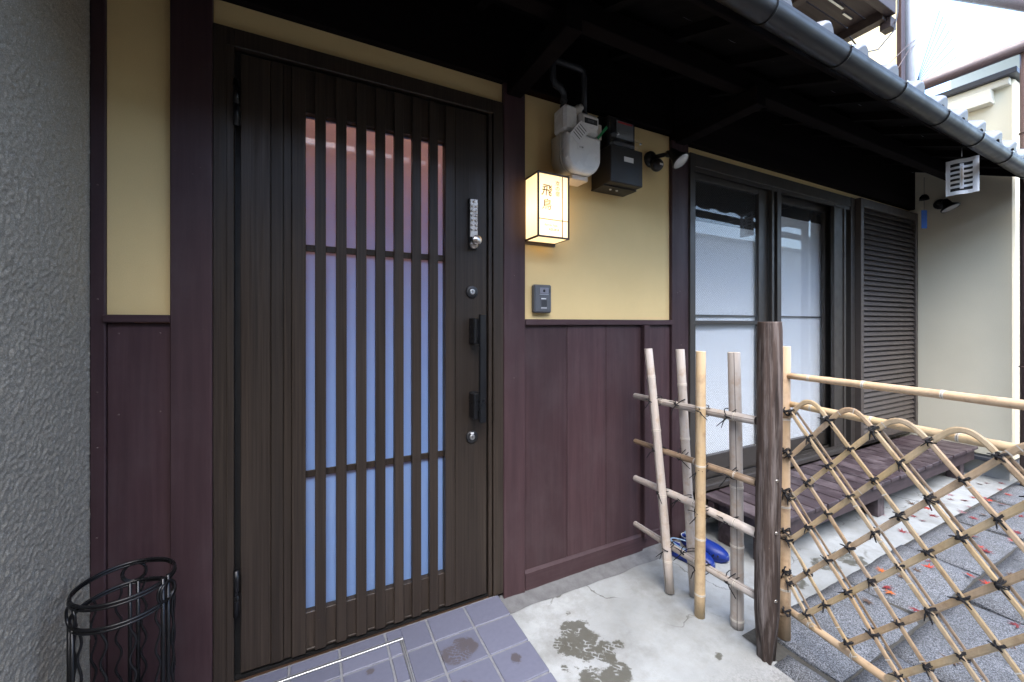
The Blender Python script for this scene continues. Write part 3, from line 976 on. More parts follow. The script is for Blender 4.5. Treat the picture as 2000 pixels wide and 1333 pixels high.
# ---- upper storey
P('upper_wall', 'upper', (-.56, 4.56, .0, .05, 2.635, 5.6), 0)
P('upper_post', 'timber', (4.555, 4.632, -.03, .08, 2.58, 5.6))
P('upper_side_wall', 'upper', (4.57, 4.62, .08, 3.0, 2.56, 5.6), 0)
P('upper_roof', 'rooftile', (-.6, 4.70, -.5, 3.2, 5.6, 5.68), 0)
bm = bm_new(); tube(bm, [(4.715, -.03, 2.55), (4.715, -.03, 5.6)], .036, 16)
for z in (3.2, 4.2): ring(bm, (4.715, -.03, z), .037, (0, 0, 1), .004, 20, 6)
dp = obj('downpipe', bm, 'grey_pipe', H); dp['label'] = 'pale grey downpipe at the corner of the upper storey'
bm = bm_new()
BX, BY, BZ = 3.52, -.355, 3.31
bbox(bm, 1.2, BX, BY, BY + .045, BZ - .005, BZ + .13, .003)
bal = obj('balcony', bm, 'balcony', H); bal['label'] = 'dark timber balcony seen from below'
for i, yy in enumerate((BY + .046, BY + .146, BY + .246)):
    box('floor_board', 'balcony', (1.2, BX - .05 if i else BX, yy, yy + .094, BZ + .035, BZ + .06), bal)
box('edge_beam', 'balcony', (BX - .07, BX, BY + .046, -.002, BZ - .03, BZ + .034), bal)
for x in (2.75, 2.1, 1.5): box('joist', 'balcony', (x, x + .06, BY + .046, -.002, BZ - .045, BZ + .034), bal)
for (xa, xb, yy) in ((2.98, 3.2, -.2), (3.25, 3.36, -.18)): box('slot_strip', 'alu', (xa, xb, yy, yy + .012, BZ + .026, BZ + .0345), bal, 0)
box('bracket', 'balcony', (BX - .02, BX + .06, BY + .02, BY + .08, BZ - .08, BZ - .006), bal)
box('balcony_post', 'balcony', (BX - .06, BX - .001, BY + .002, BY + .06, BZ + .131, BZ + 1.1), bal)
box('handrail', 'balcony', (1.2, BX + .02, BY - .01, BY + .06, BZ + 1.1, BZ + 1.15), bal)
bm = bm_new()
tube(bm, [(2.75, -.42, 2.86), (2.95, -.40, 2.84), (3.2, -.38, 2.95), (3.45, -.37, 3.16), (3.7, -.3, 3.42), (4.0, -.2, 3.75)], .004, 6)
tag(obj('cable', bm, 'black_plastic'), 'thin dark cable looping below the timber balcony', 'cable')
bm = bm_new()
tube(bm, [(4.0, -.02, 3.05), (4.16, -.03, 3.24), (4.33, -.03, 3.4), (4.6, -.06, 3.62), (4.72, -.07, 3.70)], .003, 6)
tube(bm, [(4.2, -.03, 3.29), (4.3, -.04, 3.26), (4.4, -.04, 3.33), (4.6, -.06, 3.57), (4.72, -.07, 3.66)], .003, 6)
tag(obj('cable', bm, 'brown_pipe'), 'looped wires strung across the upper ochre wall to the grey downpipe', 'cable')
bm = bm_new()   # fan of spikes at the foot of the pipe
fc = Vector((4.80, -.04, 3.33))
for k in range(9):
    a = rad(78 - k * 8)
    tube(bm, [fc, fc + Vector((math.cos(a) * .9 * .62, -.12, math.sin(a) * .62 + .02))], .0022, 5)
for k in range(6):
    tube(bm, [fc + Vector((.01 + .012 * k, -.01, -.02 * k)), fc + Vector((.07 + .012 * k, -.03, .02 - .02 * k))], .003, 5)
ring(bm, fc - Vector((.03, -.06, .02)), .045, (0, 0, 1), .004, 16, 6)
tag(obj('bird_spikes', bm, 'black_iron'), 'fan of thin wire spikes beside the grey downpipe against the sky', 'bird spikes')

# ================================================================== CREAM ANNEX
AX = thing('cream_annex', 'cream rendered annex standing at right angles to the timber front', 'building', (5.6, .2, 0))
bm = bm_new()
bbox(bm, 4.80, 7.5, -.60, 2.5, .165, 3.10, .012)
obj('wall', bm, 'cream', AX)
box('foundation', 'foundation', (4.835, 7.5, -.57, 2.5, -.01, .164), AX)
box('sill_flashing', 'flash', (4.735, 4.82, -.64, -.02, .135, .163), AX)
box('sill_flashing', 'flash', (4.821, 7.5, -.64, -.5705, .135, .163), AX)
box('cornice', 'cream_pale', (4.715, 4.7995, -.50, 2.5, 2.94, 3.045), AX, .004)
box('fascia', 'cream_pale', (4.74, 4.7995, -.585, 2.5, 3.046, 3.10), AX, .004)
box('roof_edge', 'flash', (4.70, 7.5, -.63, 2.5, 3.101, 3.145), AX, .004)
bm = bm_new(); tube(bm, [(4.66, -.70, 3.25), (4.66, 2.5, 3.25)], .045, 14)
obj('gutter', bm, 'brown_pipe', AX)
bm = bm_new(); tube(bm, [(4.69, -.68, 3.25), (4.69, -.68, .03)], .034, 14)
for z in (.9, 2.62): ring(bm, (4.69, -.68, z), .036, (0, 0, 1), .005, 20, 6)
obj('downpipe', bm, 'brown_pipe', AX)
# a further roof beyond the annex, its gutter crossing the corner of the sky
NR = thing('neighbour_roof', 'pale soffit and brown gutter of a further roof above the annex', 'roof', (9.0, .6, 5.2))
bm = bm_new()
pa, pb = Vector((9.25, .52, 6.15)), Vector((9.6, -.35, 5.42))
pc = pb + (pb - pa) * 1.2
tube(bm, [pa - (pb - pa) * .7, pc], .09, 14)
obj('gutter', bm, 'brown_pipe', NR)
bm = bm_new()
q = [pa - (pb - pa) * .7 + Vector((0, 0, .06)), pc + Vector((0, 0, .06))]
o_ = Vector((2.4, -.2, 1.1))
vsq = [bm.verts.new(v) for v in (q[0], q[1], q[1] + o_, q[0] + o_)] + [bm.verts.new(v + Vector((0, 0, .12))) for v in (q[0], q[1], q[1] + o_, q[0] + o_)]
for f in ((0, 1, 2, 3), (7, 6, 5, 4), (0, 4, 5, 1), (1, 5, 6, 2), (2, 6, 7, 3), (3, 7, 4, 0)): bm.faces.new([vsq[i] for i in f])
obj('soffit', bm, 'flash', NR)
bm = bm_new(); bbox(bm, 11.2, 13.5, -1.5, 1.5, 0, 6.2)
obj('wall', bm, 'cream_pale', NR)

# ================================================================== ACROSS THE LANE (mirrored in the glass)
OP = thing('opposite_house', 'brown rendered house with tiled roof across the lane', 'house', (-1.2, -4.6, 0))
box('wall', 'far_brown', (-6, 2.6, -8, -3.9, 0, 3.4), OP, 0)
bm = bm_new()
pr = [(-3.35, 3.12), (-8, 5.2), (-8, 5.3), (-3.35, 3.22)]
A_ = [bm.verts.new((-6.3, y, z)) for y, z in pr]; B_ = [bm.verts.new((2.9, y, z)) for y, z in pr]
for k in range(4): bm.faces.new((A_[k], A_[(k + 1) % 4], B_[(k + 1) % 4], B_[k]))
bm.faces.new(A_); bm.faces.new(B_)
rf_ = obj('roof', bm, 'rooftile', OP)
bm = bm_new(); tube(bm, [(-6.3, -3.3, 3.14), (2.9, -3.3, 3.14)], .05, 10); obj('gutter', bm, 'gutter', rf_)
for x in (-3.6, -1.4, 1.2):
    w_ = box('window', 'bronze', (x, x + .9, -3.899, -3.87, 1.1, 2.2), OP)
    box('pane', 'wired_glass', (x + .06, x + .84, -3.869, -3.866, 1.16, 2.14), w_, 0)
PW = thing('lane_wall', 'pale rendered wall across the lane facing the veranda', 'wall', (6, -4.2, 0))
box('wall', 'far_pale', (3.2, 16, -4.4, -4.0, 0, 3.0), PW, .01)
box('coping', 'foundation', (3.15, 16, -4.45, -3.95, 3.001, 3.08), PW, .01)

# ================================================================== THINGS ON THE WALL
# lantern sign
LN = thing('lantern_sign', 'lit paper lantern sign with gold lettering beside the front door', 'lantern', (.94, -.06, 1.587))
lx0, lx1, lz0, lz1, ly = .862, 1.024, 1.590, 1.870, -.122
bm = bm_new()
t_ = .0075
for (x, y) in ((lx0, ly), (lx1 - t_, ly), (lx0, -.012), (lx1 - t_, -.012)): bbox(bm, x, x + t_, y, y + t_, lz0, lz1, .0006)
for z in (lz0, lz1 - t_):
    for y in (ly, -.012): bbox(bm, lx0 + t_, lx1 - t_, y + .0002, y + t_ - .0002, z, z + t_, .0006)
    for x in (lx0, lx1 - t_): bbox(bm, x + .0002, x + t_ - .0002, ly + t_, -.012, z, z + t_, .0006)
bbox(bm, lx0 + t_, lx1 - t_, ly + .0008, ly + .004, 1.6675, 1.670, 0); bbox(bm, .9865, .989, ly + .0005, ly + .0035, lz0 + t_, lz1 - t_, 0)
bbox(bm, lx0 + .02, lx1 - .02, -.0075, .0, lz0 + .03, lz1 - .03, 0); bbox(bm, lx0 + .0, lx1, -.0062, -.0, lz0 - .012, lz0 - .0005, 0)
bbox(bm, lx0 + t_, lx1 - t_, ly + t_, -.012, lz1 - .003, lz1 - .001, 0)
obj('frame', bm, 'lantern_frame', LN)
box('paper', 'lit_paper', (lx0 + .004, lx1 - .004, ly + .004, ly + .0055, lz0 + .004, lz1 - .004), LN, 0)
box('paper', 'lit_paper', (lx0 + .0018, lx0 + .0032, ly + .006, -.012, lz0 + .004, lz1 - .004), LN, 0)
box('paper', 'lit_paper', (lx1 - .0032, lx1 - .0018, ly + .006, -.012, lz0 + .004, lz1 - .004), LN, 0)
box('paper', 'lit_paper', (lx0 + .005, lx1 - .005, ly + .006, -.012, lz0 + .0018, lz0 + .003), LN, 0)
def text(body, size, x, z, y, mat, parent, name='lettering', shear=0.0, sx=1.0, bold=0.0, align='CENTER'):
    cu = bpy.data.curves.new(name, 'FONT')
    cu.body = body; cu.size = size; cu.align_x = align; cu.align_y = 'CENTER'; cu.extrude = .0003; cu.shear = shear; cu.offset = bold
    to = bpy.data.objects.new(name, cu); C.objects.link(to)
    dg = bpy.context.evaluated_depsgraph_get()
    me = bpy.data.meshes.new_from_object(to.evaluated_get(dg))
    bpy.data.objects.remove(to); bpy.data.curves.remove(cu)
    me.transform(Matrix.Translation((x, y, z)) @ Matrix.Rotation(math.pi / 2, 4, 'X') @ Matrix.Diagonal((sx, 1, 1, 1)))
    me.name = name
    me.materials.clear(); me.materials.append(M[mat])
    return link(bpy.data.objects.new(name, me), parent)
fy = ly + .0036
text('飛', .054, .907, 1.790, fy, 'gold_ink', LN, shear=.12, bold=.0003)
text('鳥', .050, .908, 1.729, fy, 'gold_ink', LN, shear=.1, bold=.0002)
for i, ch in enumerate('京の宿'): text(ch, .023, .9625, 1.828 - i * .0225, fy, 'gold_ink', LN, shear=.1, bold=.0001)
text('Kyo no Yado', .0125, .930, 1.645, fy, 'gold_ink', LN, shear=.15)
text('ASUKA', .0145, .945, 1.626, fy, 'gold_ink', LN, sx=1.2)

# intercom
IC = thing('intercom', 'small grey door intercom with camera lens on the ochre wall', 'intercom', (.94, 0, 1.265))
ix0, ix1, iz0, iz1 = .898, .990, 1.268, 1.396
bm = bm_new()
bbox(bm, ix0, ix1, -.030, .0, iz0, iz1, .006)
obj('body', bm, 'intercom', IC)
box('camera_panel', 'intercom_light', (ix0 + .027, ix1 - .018, -.0325, -.0301, iz1 - .042, iz1 - .014), IC, .0006)
bm = bm_new(); lathe(bm, [(.006, 0), (.006, .002), (.0035, .0035), (0, .004)], (ix0 + .05, -.0325, iz1 - .028), (0, -1, 0), 16); obj('lens', bm, 'black_plastic', IC)
box('highlight_strip', 'alu', (ix0 + .027, ix1 - .018, -.0318, -.0301, iz1 - .046, iz1 - .0435), IC, 0)
bm = bm_new(); bbox(bm, ix0 + .029, ix1 - .02, -.0315, -.0301, iz0 + .012, iz1 - .048, .0006)
for k in range(6): bbox(bm, ix0 + .036 + k * .005, ix0 + .0385 + k * .005, -.0325, -.0316, iz0 + .028, iz0 + .058, 0, 1)
obj('speaker_grille', bm, ('intercom', 'black_plastic'), IC)
box('call_label', 'paper', (ix0 + .035, ix0 + .06, -.0325, -.0316, iz0 + .062, iz0 + .0655), IC, 0)
box('maker_label', 'paper', (ix0 + .034, ix0 + .064, -.0325, -.0316, iz0 + .0205, iz0 + .0232), IC, 0)
box('indicator', 'black_plastic', (ix1 - .0125, ix1 - .0095, -.0312, -.0301, iz1 - .036, iz1 - .02), IC, 0)

# gas meter
GM = thing('gas_meter', 'off-white gas meter with paper tag and green tape above the lantern', 'gas meter', (1.09, 0, 1.9))
def rounded(bm, x0, x1, z0, z1, y0, y1, rl, ru=.012, mi=0, n=8, bev=.006):
    """slab whose lower corners are rounded by rl and upper corners by ru"""
    pts = []
    for (cx, cz, r_, a0) in ((x1 - rl, z0 + rl, rl, -90), (x1 - ru, z1 - ru, ru, 0), (x0 + ru, z1 - ru, ru, 90), (x0 + rl, z0 + rl, rl, 180)):
        for k in range(n + 1):
            a = rad(a0 + 90 * k / n)
            pts.append((cx + r_ * math.cos(a), cz + r_ * math.sin(a)))
    def inset(d):
        cx, cz = (x0 + x1) / 2, (z0 + z1) / 2
        return [(cx + (px_ - cx) * (1 - d / ((x1 - x0) / 2)), cz + (pz - cz) * (1 - d / ((z1 - z0) / 2))) for px_, pz in pts]
    prof = [(y1, pts), (y0 + bev, pts), (y0 + bev * .3, inset(bev * .3)), (y0, inset(bev))]
    rings = [[bm.verts.new((px_, y, pz)) for px_, pz in pp] for y, pp in prof]
    for a, b in zip(rings, rings[1:]):
        for k in range(len(a)):
            f = bm.faces.new((a[k], a[(k + 1) % len(a)], b[(k + 1) % len(a)], b[k])); f.material_index = mi; f.smooth = True
    for rg in (rings[0], rings[-1]):
        f = bm.faces.new(rg); f.material_index = mi
gx0, gx1 = .992, 1.190
bm = bm_new()
rounded(bm, gx0 + .002, gx1 - .002, 1.893, 2.075, -.085, -.02, .075)
obj('back_casing', bm, 'gas_beige', GM)
bm = bm_new()
rounded(bm, gx0, gx1, 1.888, 2.075, -.098, -.086, .08, bev=.003)
obj('flange', bm, 'gas_beige', GM)
bm = bm_new()
rounded(bm, gx0 + .004, gx1 - .003, 1.890, 2.066, -.142, -.0985, .077, bev=.016)
obj('front_casing', bm, 'gas_white', GM)
for (x, z) in ((1.0, 1.95), (1.028, 1.913), (1.07, 1.898), (1.12, 1.899), (1.158, 1.93), (1.17, 1.99)):
    bm = bm_new(); lathe(bm, [(.0055, 0), (.0055, .006), (.003, .0075), (0, .008)], (x, -.1300, z), (0, -1, 0), 8); obj('bolt', bm, 'gas_white', GM)
bm = bm_new(); bbox(bm, gx0 + .004, gx0 + .078, -.125, -.03, 2.076, 2.192, .012); obj('valve_housing', bm, 'gas_white', GM)
bm = bm_new(); bbox(bm, gx0 + .085, gx1 - .006, -.13, -.03, 2.076, 2.172, .012)
bbox(bm, gx0 + .093, gx1 - .016, -.138, -.131, 2.105, 2.155, .003)
ctr = obj('counter_housing', bm, 'gas_white', GM)
box('dial_window', 'ink', (gx0 + .102, gx1 - .025, -.1395, -.1381, 2.118, 2.142), ctr, 0)
text('00328', .014, gx0 + .136, 2.130, -.1398, 'meter_face', ctr, 'counter_digits')
bm = bm_new(); lathe(bm, [(.02, 0), (.02, .02), (.014, .024), (.014, .034), (0, .036)], (gx0 + .083, -.10, 2.182), (.2, -1, .2), 12); obj('reset_cap', bm, 'gas_beige', GM)
box('latch', 'black_plastic', (gx0 + .08, gx0 + .097, -.135, -.126, 2.085, 2.125), GM, .003)
bm = bm_new(); bbox(bm, -.031, .031, -.0006, .0006, -.042, .042, 0)
for k in range(5): bbox(bm, -.024, .02, -.0012, -.0007, .024 - k * .012, .027 - k * .012, 0, 1)
bmesh.ops.transform(bm, matrix=Matrix.Translation((gx0 + .068, -.150, 2.062)) @ Matrix.Rotation(rad(38), 4, 'Y') @ Matrix.Rotation(rad(8), 4, 'X'), verts=bm.verts)
obj('paper_tag', bm, ('paper', 'ink'), GM)
bm = bm_new(); bbox(bm, 1.053, 1.09, -.1432, -.1423, 1.988, 2.012, 0); obj('serial_sticker', bm, 'paper', GM)
text('1128', .011, 1.072, 2.001, -.1437, 'ink', GM, 'serial_digits')
bm = bm_new(); bbox(bm, -.006, .006, -.0012, 0, -.042, .042, 0)
bmesh.ops.transform(bm, matrix=Matrix.Translation((gx1 - .003, -.147, 2.088)) @ Matrix.Rotation(rad(40), 4, 'Y'), verts=bm.verts)
obj('green_tape', bm, 'green_tape', GM)
box('sensor_box', 'pale_plastic', (gx1 - .004, gx1 + .018, -.12, -.05, 2.07, 2.14), GM, .004)
box('mounting_foot', 'pale_plastic', (1.045, 1.135, -.11, -.03, 1.868, 1.89), GM, .003)
bm = bm_new()
tube(bm, [(1.022, -.08, 2.19), (1.022, -.08, 2.235), (1.018, -.085, 2.255), (.995, -.095, 2.268), (.965, -.10, 2.275), (.952, -.10, 2.295), (.95, -.10, 2.36), (.95, -.1, 2.43)], .0135, 12)
for z in (2.2, 2.225): ring(bm, (1.022, -.08, z), .014, (0, 0, 1), .005, 16, 6)
for k in range(6): ring(bm, (.962 + k * .007, -.10 + k * .0012, 2.2755 - k * .0015), .0145, (1, 0, -.3), .0022, 14, 6)
obj('inlet_pipe', bm, 'dark_pipe', GM)
bm = bm_new()
tube(bm, [(1.135, -.08, 2.17), (1.135, -.08, 2.36), (1.13, -.08, 2.385), (1.11, -.08, 2.395), (.9, -.08, 2.395)], .0135, 12)
ring(bm, (1.135, -.08, 2.19), .014, (0, 0, 1), .005, 16, 6)
obj('outlet_pipe', bm, 'dark_pipe', GM)

# electricity meter
EM = thing('electricity_meter', 'dark steel electricity meter box with white sticker under the eave', 'electric meter', (1.34, 0, 1.873))
bm = bm_new(); bbox(bm, 1.238, 1.438, -.145, .0, 1.878, 2.05, .004); bbox(bm, 1.238, 1.438, -.06, .0, 2.05, 2.22, .004)
bbox(bm, 1.235, 1.441, -.1, -.003, 1.872, 1.8795, .001)
obj('box', bm, 'meter_box', EM)
bm = bm_new(); bbox(bm, 1.254, 1.424, -.11, -.0605, 2.052, 2.205, .006); obj('meter_body', bm, 'black_plastic', EM)
bm = bm_new(); bbox(bm, 1.302, 1.408, -.1125, -.1105, 2.105, 2.19, .001); bbox(bm, 1.31, 1.40, -.1135, -.1126, 2.178, 2.186, 0, 1)
obj('dial', bm, ('meter_face', 'red_mark'), EM)
bm = bm_new(); bbox(bm, 1.256, 1.422, -.15, -.111, 2.053, 2.095, .012); obj('terminal_cover', bm, 'meter_glass', EM)
bm = bm_new(); bbox(bm, 1.250, 1.428, -.142, -.113, 2.0955, 2.21, .01); obj('meter_glass', bm, 'meter_glass', EM)
for (x, z) in ((1.275, 2.1), (1.415, 2.08)):
    bm = bm_new(); lathe(bm, [(.006, 0), (.006, .004), (0, .005)], (x, -.1505, z), (0, -1, 0), 12); obj('screw', bm, 'steel', EM)
box('sticker', 'paper', (1.318, 1.376, -.1465, -.1454, 1.983, 2.006), EM, 0)
bm = bm_new()
for x in (1.30, 1.34): lathe(bm, [(.006, 0), (.006, .005), (0, .006)], (x, -.07, 1.8719), (0, 0, -1), 10)
obj('bottom_screws', bm, 'steel', EM)

# flood lamps
def flood(name, label, base, joint, head, nrm, wall_axis, r_=.048, sensor=True):
    t = thing(name, label, 'lamp', base)
    bm = bm_new()
    lathe(bm, [(.042, 0), (.042, .018), (.030, .026), (0, .027)], base, wall_axis, 20)
    obj('wall_plate', bm, 'black_plastic', t)
    if sensor:
        bm = bm_new()
        c_ = Vector(base) + Vector(wall_axis) * .05 + Vector((.0, 0, -.045))
        lathe(bm, [(0, -.03), (.02, -.027), (.032, -.008), (.034, .004), (.028, .02), (0, .03)], c_, (-.25, -.8, -.3), 18)
        obj('sensor_head', bm, 'black_plastic', t)
        bm = bm_new(); bbox(bm, c_.x - .012, c_.x + .01, c_.y - .034, c_.y - .0325, c_.z - .012, c_.z - .002, 0); obj('sensor_label', bm, 'paper', t)
    bm = bm_new()
    tube(bm, [base, Vector(base) + Vector(wall_axis) * .05, joint, head], .011, 10)
    lathe(bm, [(0, -.015), (.016, -.01), (.018, 0), (.016, .01), (0, .015)], joint, (1, 0, 0), 14)
    obj('arm', bm, 'black_plastic', t)
    bm = bm_new()
    n_ = Vector(nrm).normalized()
    lathe(bm, [(0, -.085), (.018, -.08), (.024, -.06), (.03, -.03), (r_ - .003, -.006), (r_, .0), (r_, .008), (r_ - .003, .009)], Vector(head), n_, 28)
    obj('lamp_housing', bm, 'black_plastic', t)
    bm = bm_new()
    lathe(bm, [(r_ - .003, .006), (r_ * .8, .011), (r_ * .45, .0155), (r_ * .2, .0165), (0, .0165)], Vector(head), n_, 28)
    for a in (0, 2.1, 4.2):
        pass
    obj('lamp_lens', bm, 'lamp_glass', t)
    return t
flood('floodlight', 'black floodlight with motion sensor between the meter box and the window', (1.63, -.001, 2.10), (1.66, -.10, 2.10), (1.672, -.165, 2.045), (.19, -.58, -.78), (0, -1, 0), .046)
flood('floodlight', 'black floodlight on the cream wall below the eave', (4.799, -.20, 2.235), (4.70, -.25, 2.225), (4.66, -.295, 2.165), (-.01, -.37, -.8), (-1, 0, 0), .06, False)

# hanging insect repellent plate
PL = thing('repellent_plate', 'white slotted insect repellent plate hanging from a ring under the eave', 'insect repellent', (3.53, -.655, 1.96))
bm = bm_new()
def curve_y(u): return .006 * math.sin(u * math.pi * 1.6)
pc_ = Vector((3.54, -.655, 2.115)); W2, H2 = .068, .107
def pbar(u0, u1, v0, v1, th=.006, off=0.0, mi=0):
    n = max(1, int((u1 - u0) * 14))
    rows = []
    for i in range(n + 1):
        u = u0 + (u1 - u0) * i / n
        yy = curve_y(u) + off
        rows.append([bm.verts.new((u * W2, yy + s * th / 2, v * H2)) for s, v in ((-1, v0), (-1, v1), (1, v1), (1, v0))])
    for a, b in zip(rows, rows[1:]):
        for k in range(4):
            f = bm.faces.new((a[k], a[(k + 1) % 4], b[(k + 1) % 4], b[k])); f.material_index = mi
    for rw in (rows[0], rows[-1][::-1]): bm.faces.new(rw).material_index = mi
pbar(-1, -.72, -1, 1); pbar(.62, 1, -1, 1); pbar(-.72, .62, .78, 1); pbar(-.72, .62, -1, -.8)
for k in range(5): pbar(-.72, .62, -.62 + k * .275, -.49 + k * .275, .004)
pbar(-.14, .10, -.7, .72, .014, -.004)
bmesh.ops.transform(bm, matrix=Matrix.Translation(pc_) @ Matrix.Rotation(rad(-76), 4, 'Z'), verts=bm.verts)
obj('plate', bm, 'white_plastic', PL)
bm = bm_new(); pbar(-.72, .62, -.8, .78, .001, .012)
bmesh.ops.transform(bm, matrix=Matrix.Translation(pc_) @ Matrix.Rotation(rad(-76), 4, 'Z'), verts=bm.verts)
obj('backing_mesh', bm, 'black_plastic', PL)
bm = bm_new(); pbar(-.04, .02, -.55, .55, .004, -.0135)
bmesh.ops.transform(bm, matrix=Matrix.Translation(pc_) @ Matrix.Rotation(rad(-76), 4, 'Z'), verts=bm.verts)
obj('indicator_tube', bm, 'pale_plastic', PL)
bm = bm_new()
ring(bm, pc_ + Vector((-.005, 0, .215)), .018, (.7, .7, 0), .004, 18, 6)
tube(bm, [pc_ + Vector((-.005, 0, .197)), pc_ + Vector((-.005, 0, .12))], .0025, 6)
tube(bm, [pc_ + Vector((-.005, 0, .233)), pc_ + Vector((-.005, 0, .262))], .0025, 6)
obj('hook', bm, 'steel', PL)

# wind chime with its paper strip
WC = thing('wind_chime', 'small dark wind chime with a blue paper strip hanging before the cream wall', 'wind chime', (4.5, -.12, 2.05))
wx, wy = 4.50, -.19
bm = bm_new(); lathe(bm, [(0, .045), (.015, .042), (.027, .025), (.032, 0)], (wx, wy, 2.235), (0, 0, 1), 18); obj('bell', bm, 'black_iron', WC)
bm = bm_new(); tube(bm, [(wx, wy, 2.42), (wx, wy, 2.15)], .0012, 5); obj('string', bm, 'cord', WC)
bm = bm_new(); bbox(bm, -.022, .022, -.0006, .0006, -.075, .075)
bmesh.ops.transform(bm, matrix=Matrix.Translation((wx, wy, 2.075)) @ Matrix.Rotation(rad(-30), 4, 'Z'), verts=bm.verts)
obj('paper_strip', bm, 'blue_strip', WC)

# ================================================================== VERANDA DECK
DK = thing('veranda_deck', 'low dark timber veranda deck of cross boards under the window', 'deck', (3.3, -.24, 0))
dx0, dx1, dyf, dz = 1.99, 4.70, -.435, .25
nb_ = 22
bw_ = (dx1 - dx0) / nb_
for k in range(nb_):
    x0 = dx0 + k * bw_
    box('board', 'deck', (x0 + .006, x0 + bw_ - .006, dyf - R.uniform(0, .006), -.05, dz - .022 + R.uniform(-.001, .001), dz + R.uniform(-.0012, .0012)), DK, .0025)
box('front_beam', 'deck_x', (dx0 + .01, dx1 - .02, dyf + .012, dyf + .047, dz - .105, dz - .0245), DK)
box('back_beam', 'deck_x', (dx0 + .01, dx1 - .02, -.11, -.075, dz - .105, dz - .0245), DK)
for x in (dx0 + .05, 3.18, 4.52):
    for y in (dyf + .048, -.19):
        box('leg', 'deck', (x, x + .085, y, y + .08, 0.0, dz - .0245), DK)
    box('cross_beam', 'deck', (x + .02, x + .06, dyf + .129, -.191, dz - .1, dz - .0245), DK)

# ================================================================== BAMBOO
def bamboo(name, p0, p1, r0, r1, step, mat, parent, n=16, crack=None, bow=0.0, first=.1, seed=0, split=False):
    """pole with swollen nodes; optional drying crack; slots: skin, node ring, dark"""
    rr_ = random.Random(seed)
    p0, p1 = Vector(p0), Vector(p1)
    ax = p1 - p0
    Ln = ax.length
    ax.normalize()
    u = ax.orthogonal().normalized() if abs(ax.z) < .9 else (Vector((0, -1, 0)) - ax * Vector((0, -1, 0)).dot(ax)).normalized()
    w = ax.cross(u)
    bd = (u * rr_.uniform(-1, 1) + w * rr_.uniform(-1, 1)).normalized()
    st = [(0, .97, 0)]
    t = first * step
    nodes = []
    while t < Ln - .012:
        nodes.append(t); t += step * rr_.uniform(.85, 1.12)
    for t in nodes:
        if t > .02: st += [(t - .012, 1.0, 0)]
        st += [(t - .004, 1.06, 0), (t - .0016, 1.085, 1), (t + .0008, 1.03, 2), (t + .002, 1.07, 1), (t + .0055, 1.03, 0), (t + .014, 1.0, 0)]
    st += [(Ln - .002, 1.0, 0), (Ln, .96, 1)]
    st = sorted(s for s in st if 0 <= s[0] <= Ln)
    ang = [2 * math.pi * k / n for k in range(n)]
    if crack is not None:
        ang = sorted([a for a in ang if abs((a - crack + math.pi) % (2 * math.pi) - math.pi) > .06] + [(crack - .05) % (2 * math.pi), (crack + .05) % (2 * math.pi)])
    bm = bm_new()
    rings = []
    ov = rr_.uniform(.95, 1.0)
    for (t, k, mi) in st:
        f = t / Ln
        c_ = p0 + ax * t + bd * (bow * math.sin(math.pi * f))
        r_ = (r0 + (r1 - r0) * f) * k
        rings.append([bm.verts.new(c_ + u * (r_ * math.cos(a)) + w * (r_ * ov * math.sin(a))) for a in ang])
    m_ = len(ang)
    for i in range(len(rings) - 1):
        for k in range(m_):
            f = bm.faces.new((rings[i][k], rings[i][(k + 1) % m_], rings[i + 1][(k + 1) % m_], rings[i + 1][k]))
            f.smooth = True
            f.material_index = st[i][2]
            if crack is not None:
                am = (ang[k] + ((ang[(k + 1) % m_] - ang[k]) % (2 * math.pi)) / 2)
                if abs((am - crack + math.pi) % (2 * math.pi) - math.pi) < .04: f.material_index = 2
    bm.faces.new(rings[0][::-1]).material_index = 2
    # cut end: rim of flesh and a sunken diaphragm
    inn_ = [bm.verts.new(v.co + (p0 + ax * Ln - v.co) * .3) for v in rings[-1]]
    dn_ = [bm.verts.new(v.co - ax * .006) for v in inn_]
    for k in range(m_):
        k2 = (k + 1) % m_
        bm.faces.new((rings[-1][k], rings[-1][k2], inn_[k2], inn_[k])).material_index = 1
        bm.faces.new((inn_[k], inn_[k2], dn_[k2], dn_[k])).material_index = 0
    bm.faces.new(dn_).material_index = 1
    me = bpy.data.meshes.new(name)
    bmesh.ops.recalc_face_normals(bm, faces=bm.faces)
    # keep the grain running along the pole: store it along local Z
    q_ = Vector((0, 0, 1)).rotation_difference(ax)
    mw = Matrix.Translation(p0) @ q_.to_matrix().to_4x4()
    bmesh.ops.transform(bm, matrix=mw.inverted(), verts=bm.verts)
    bm.to_mesh(me); bm.free()
    for k in (mat, 'bamboo_node', 'bamboo_dark'): me.materials.append(M[k])
    o = bpy.data.objects.new(name, me)
    o.matrix_world = mw
    o.rotation_mode = 'XYZ'
    o.location = mw.to_translation(); o.rotation_euler = mw.to_euler()
    return link(o, parent)

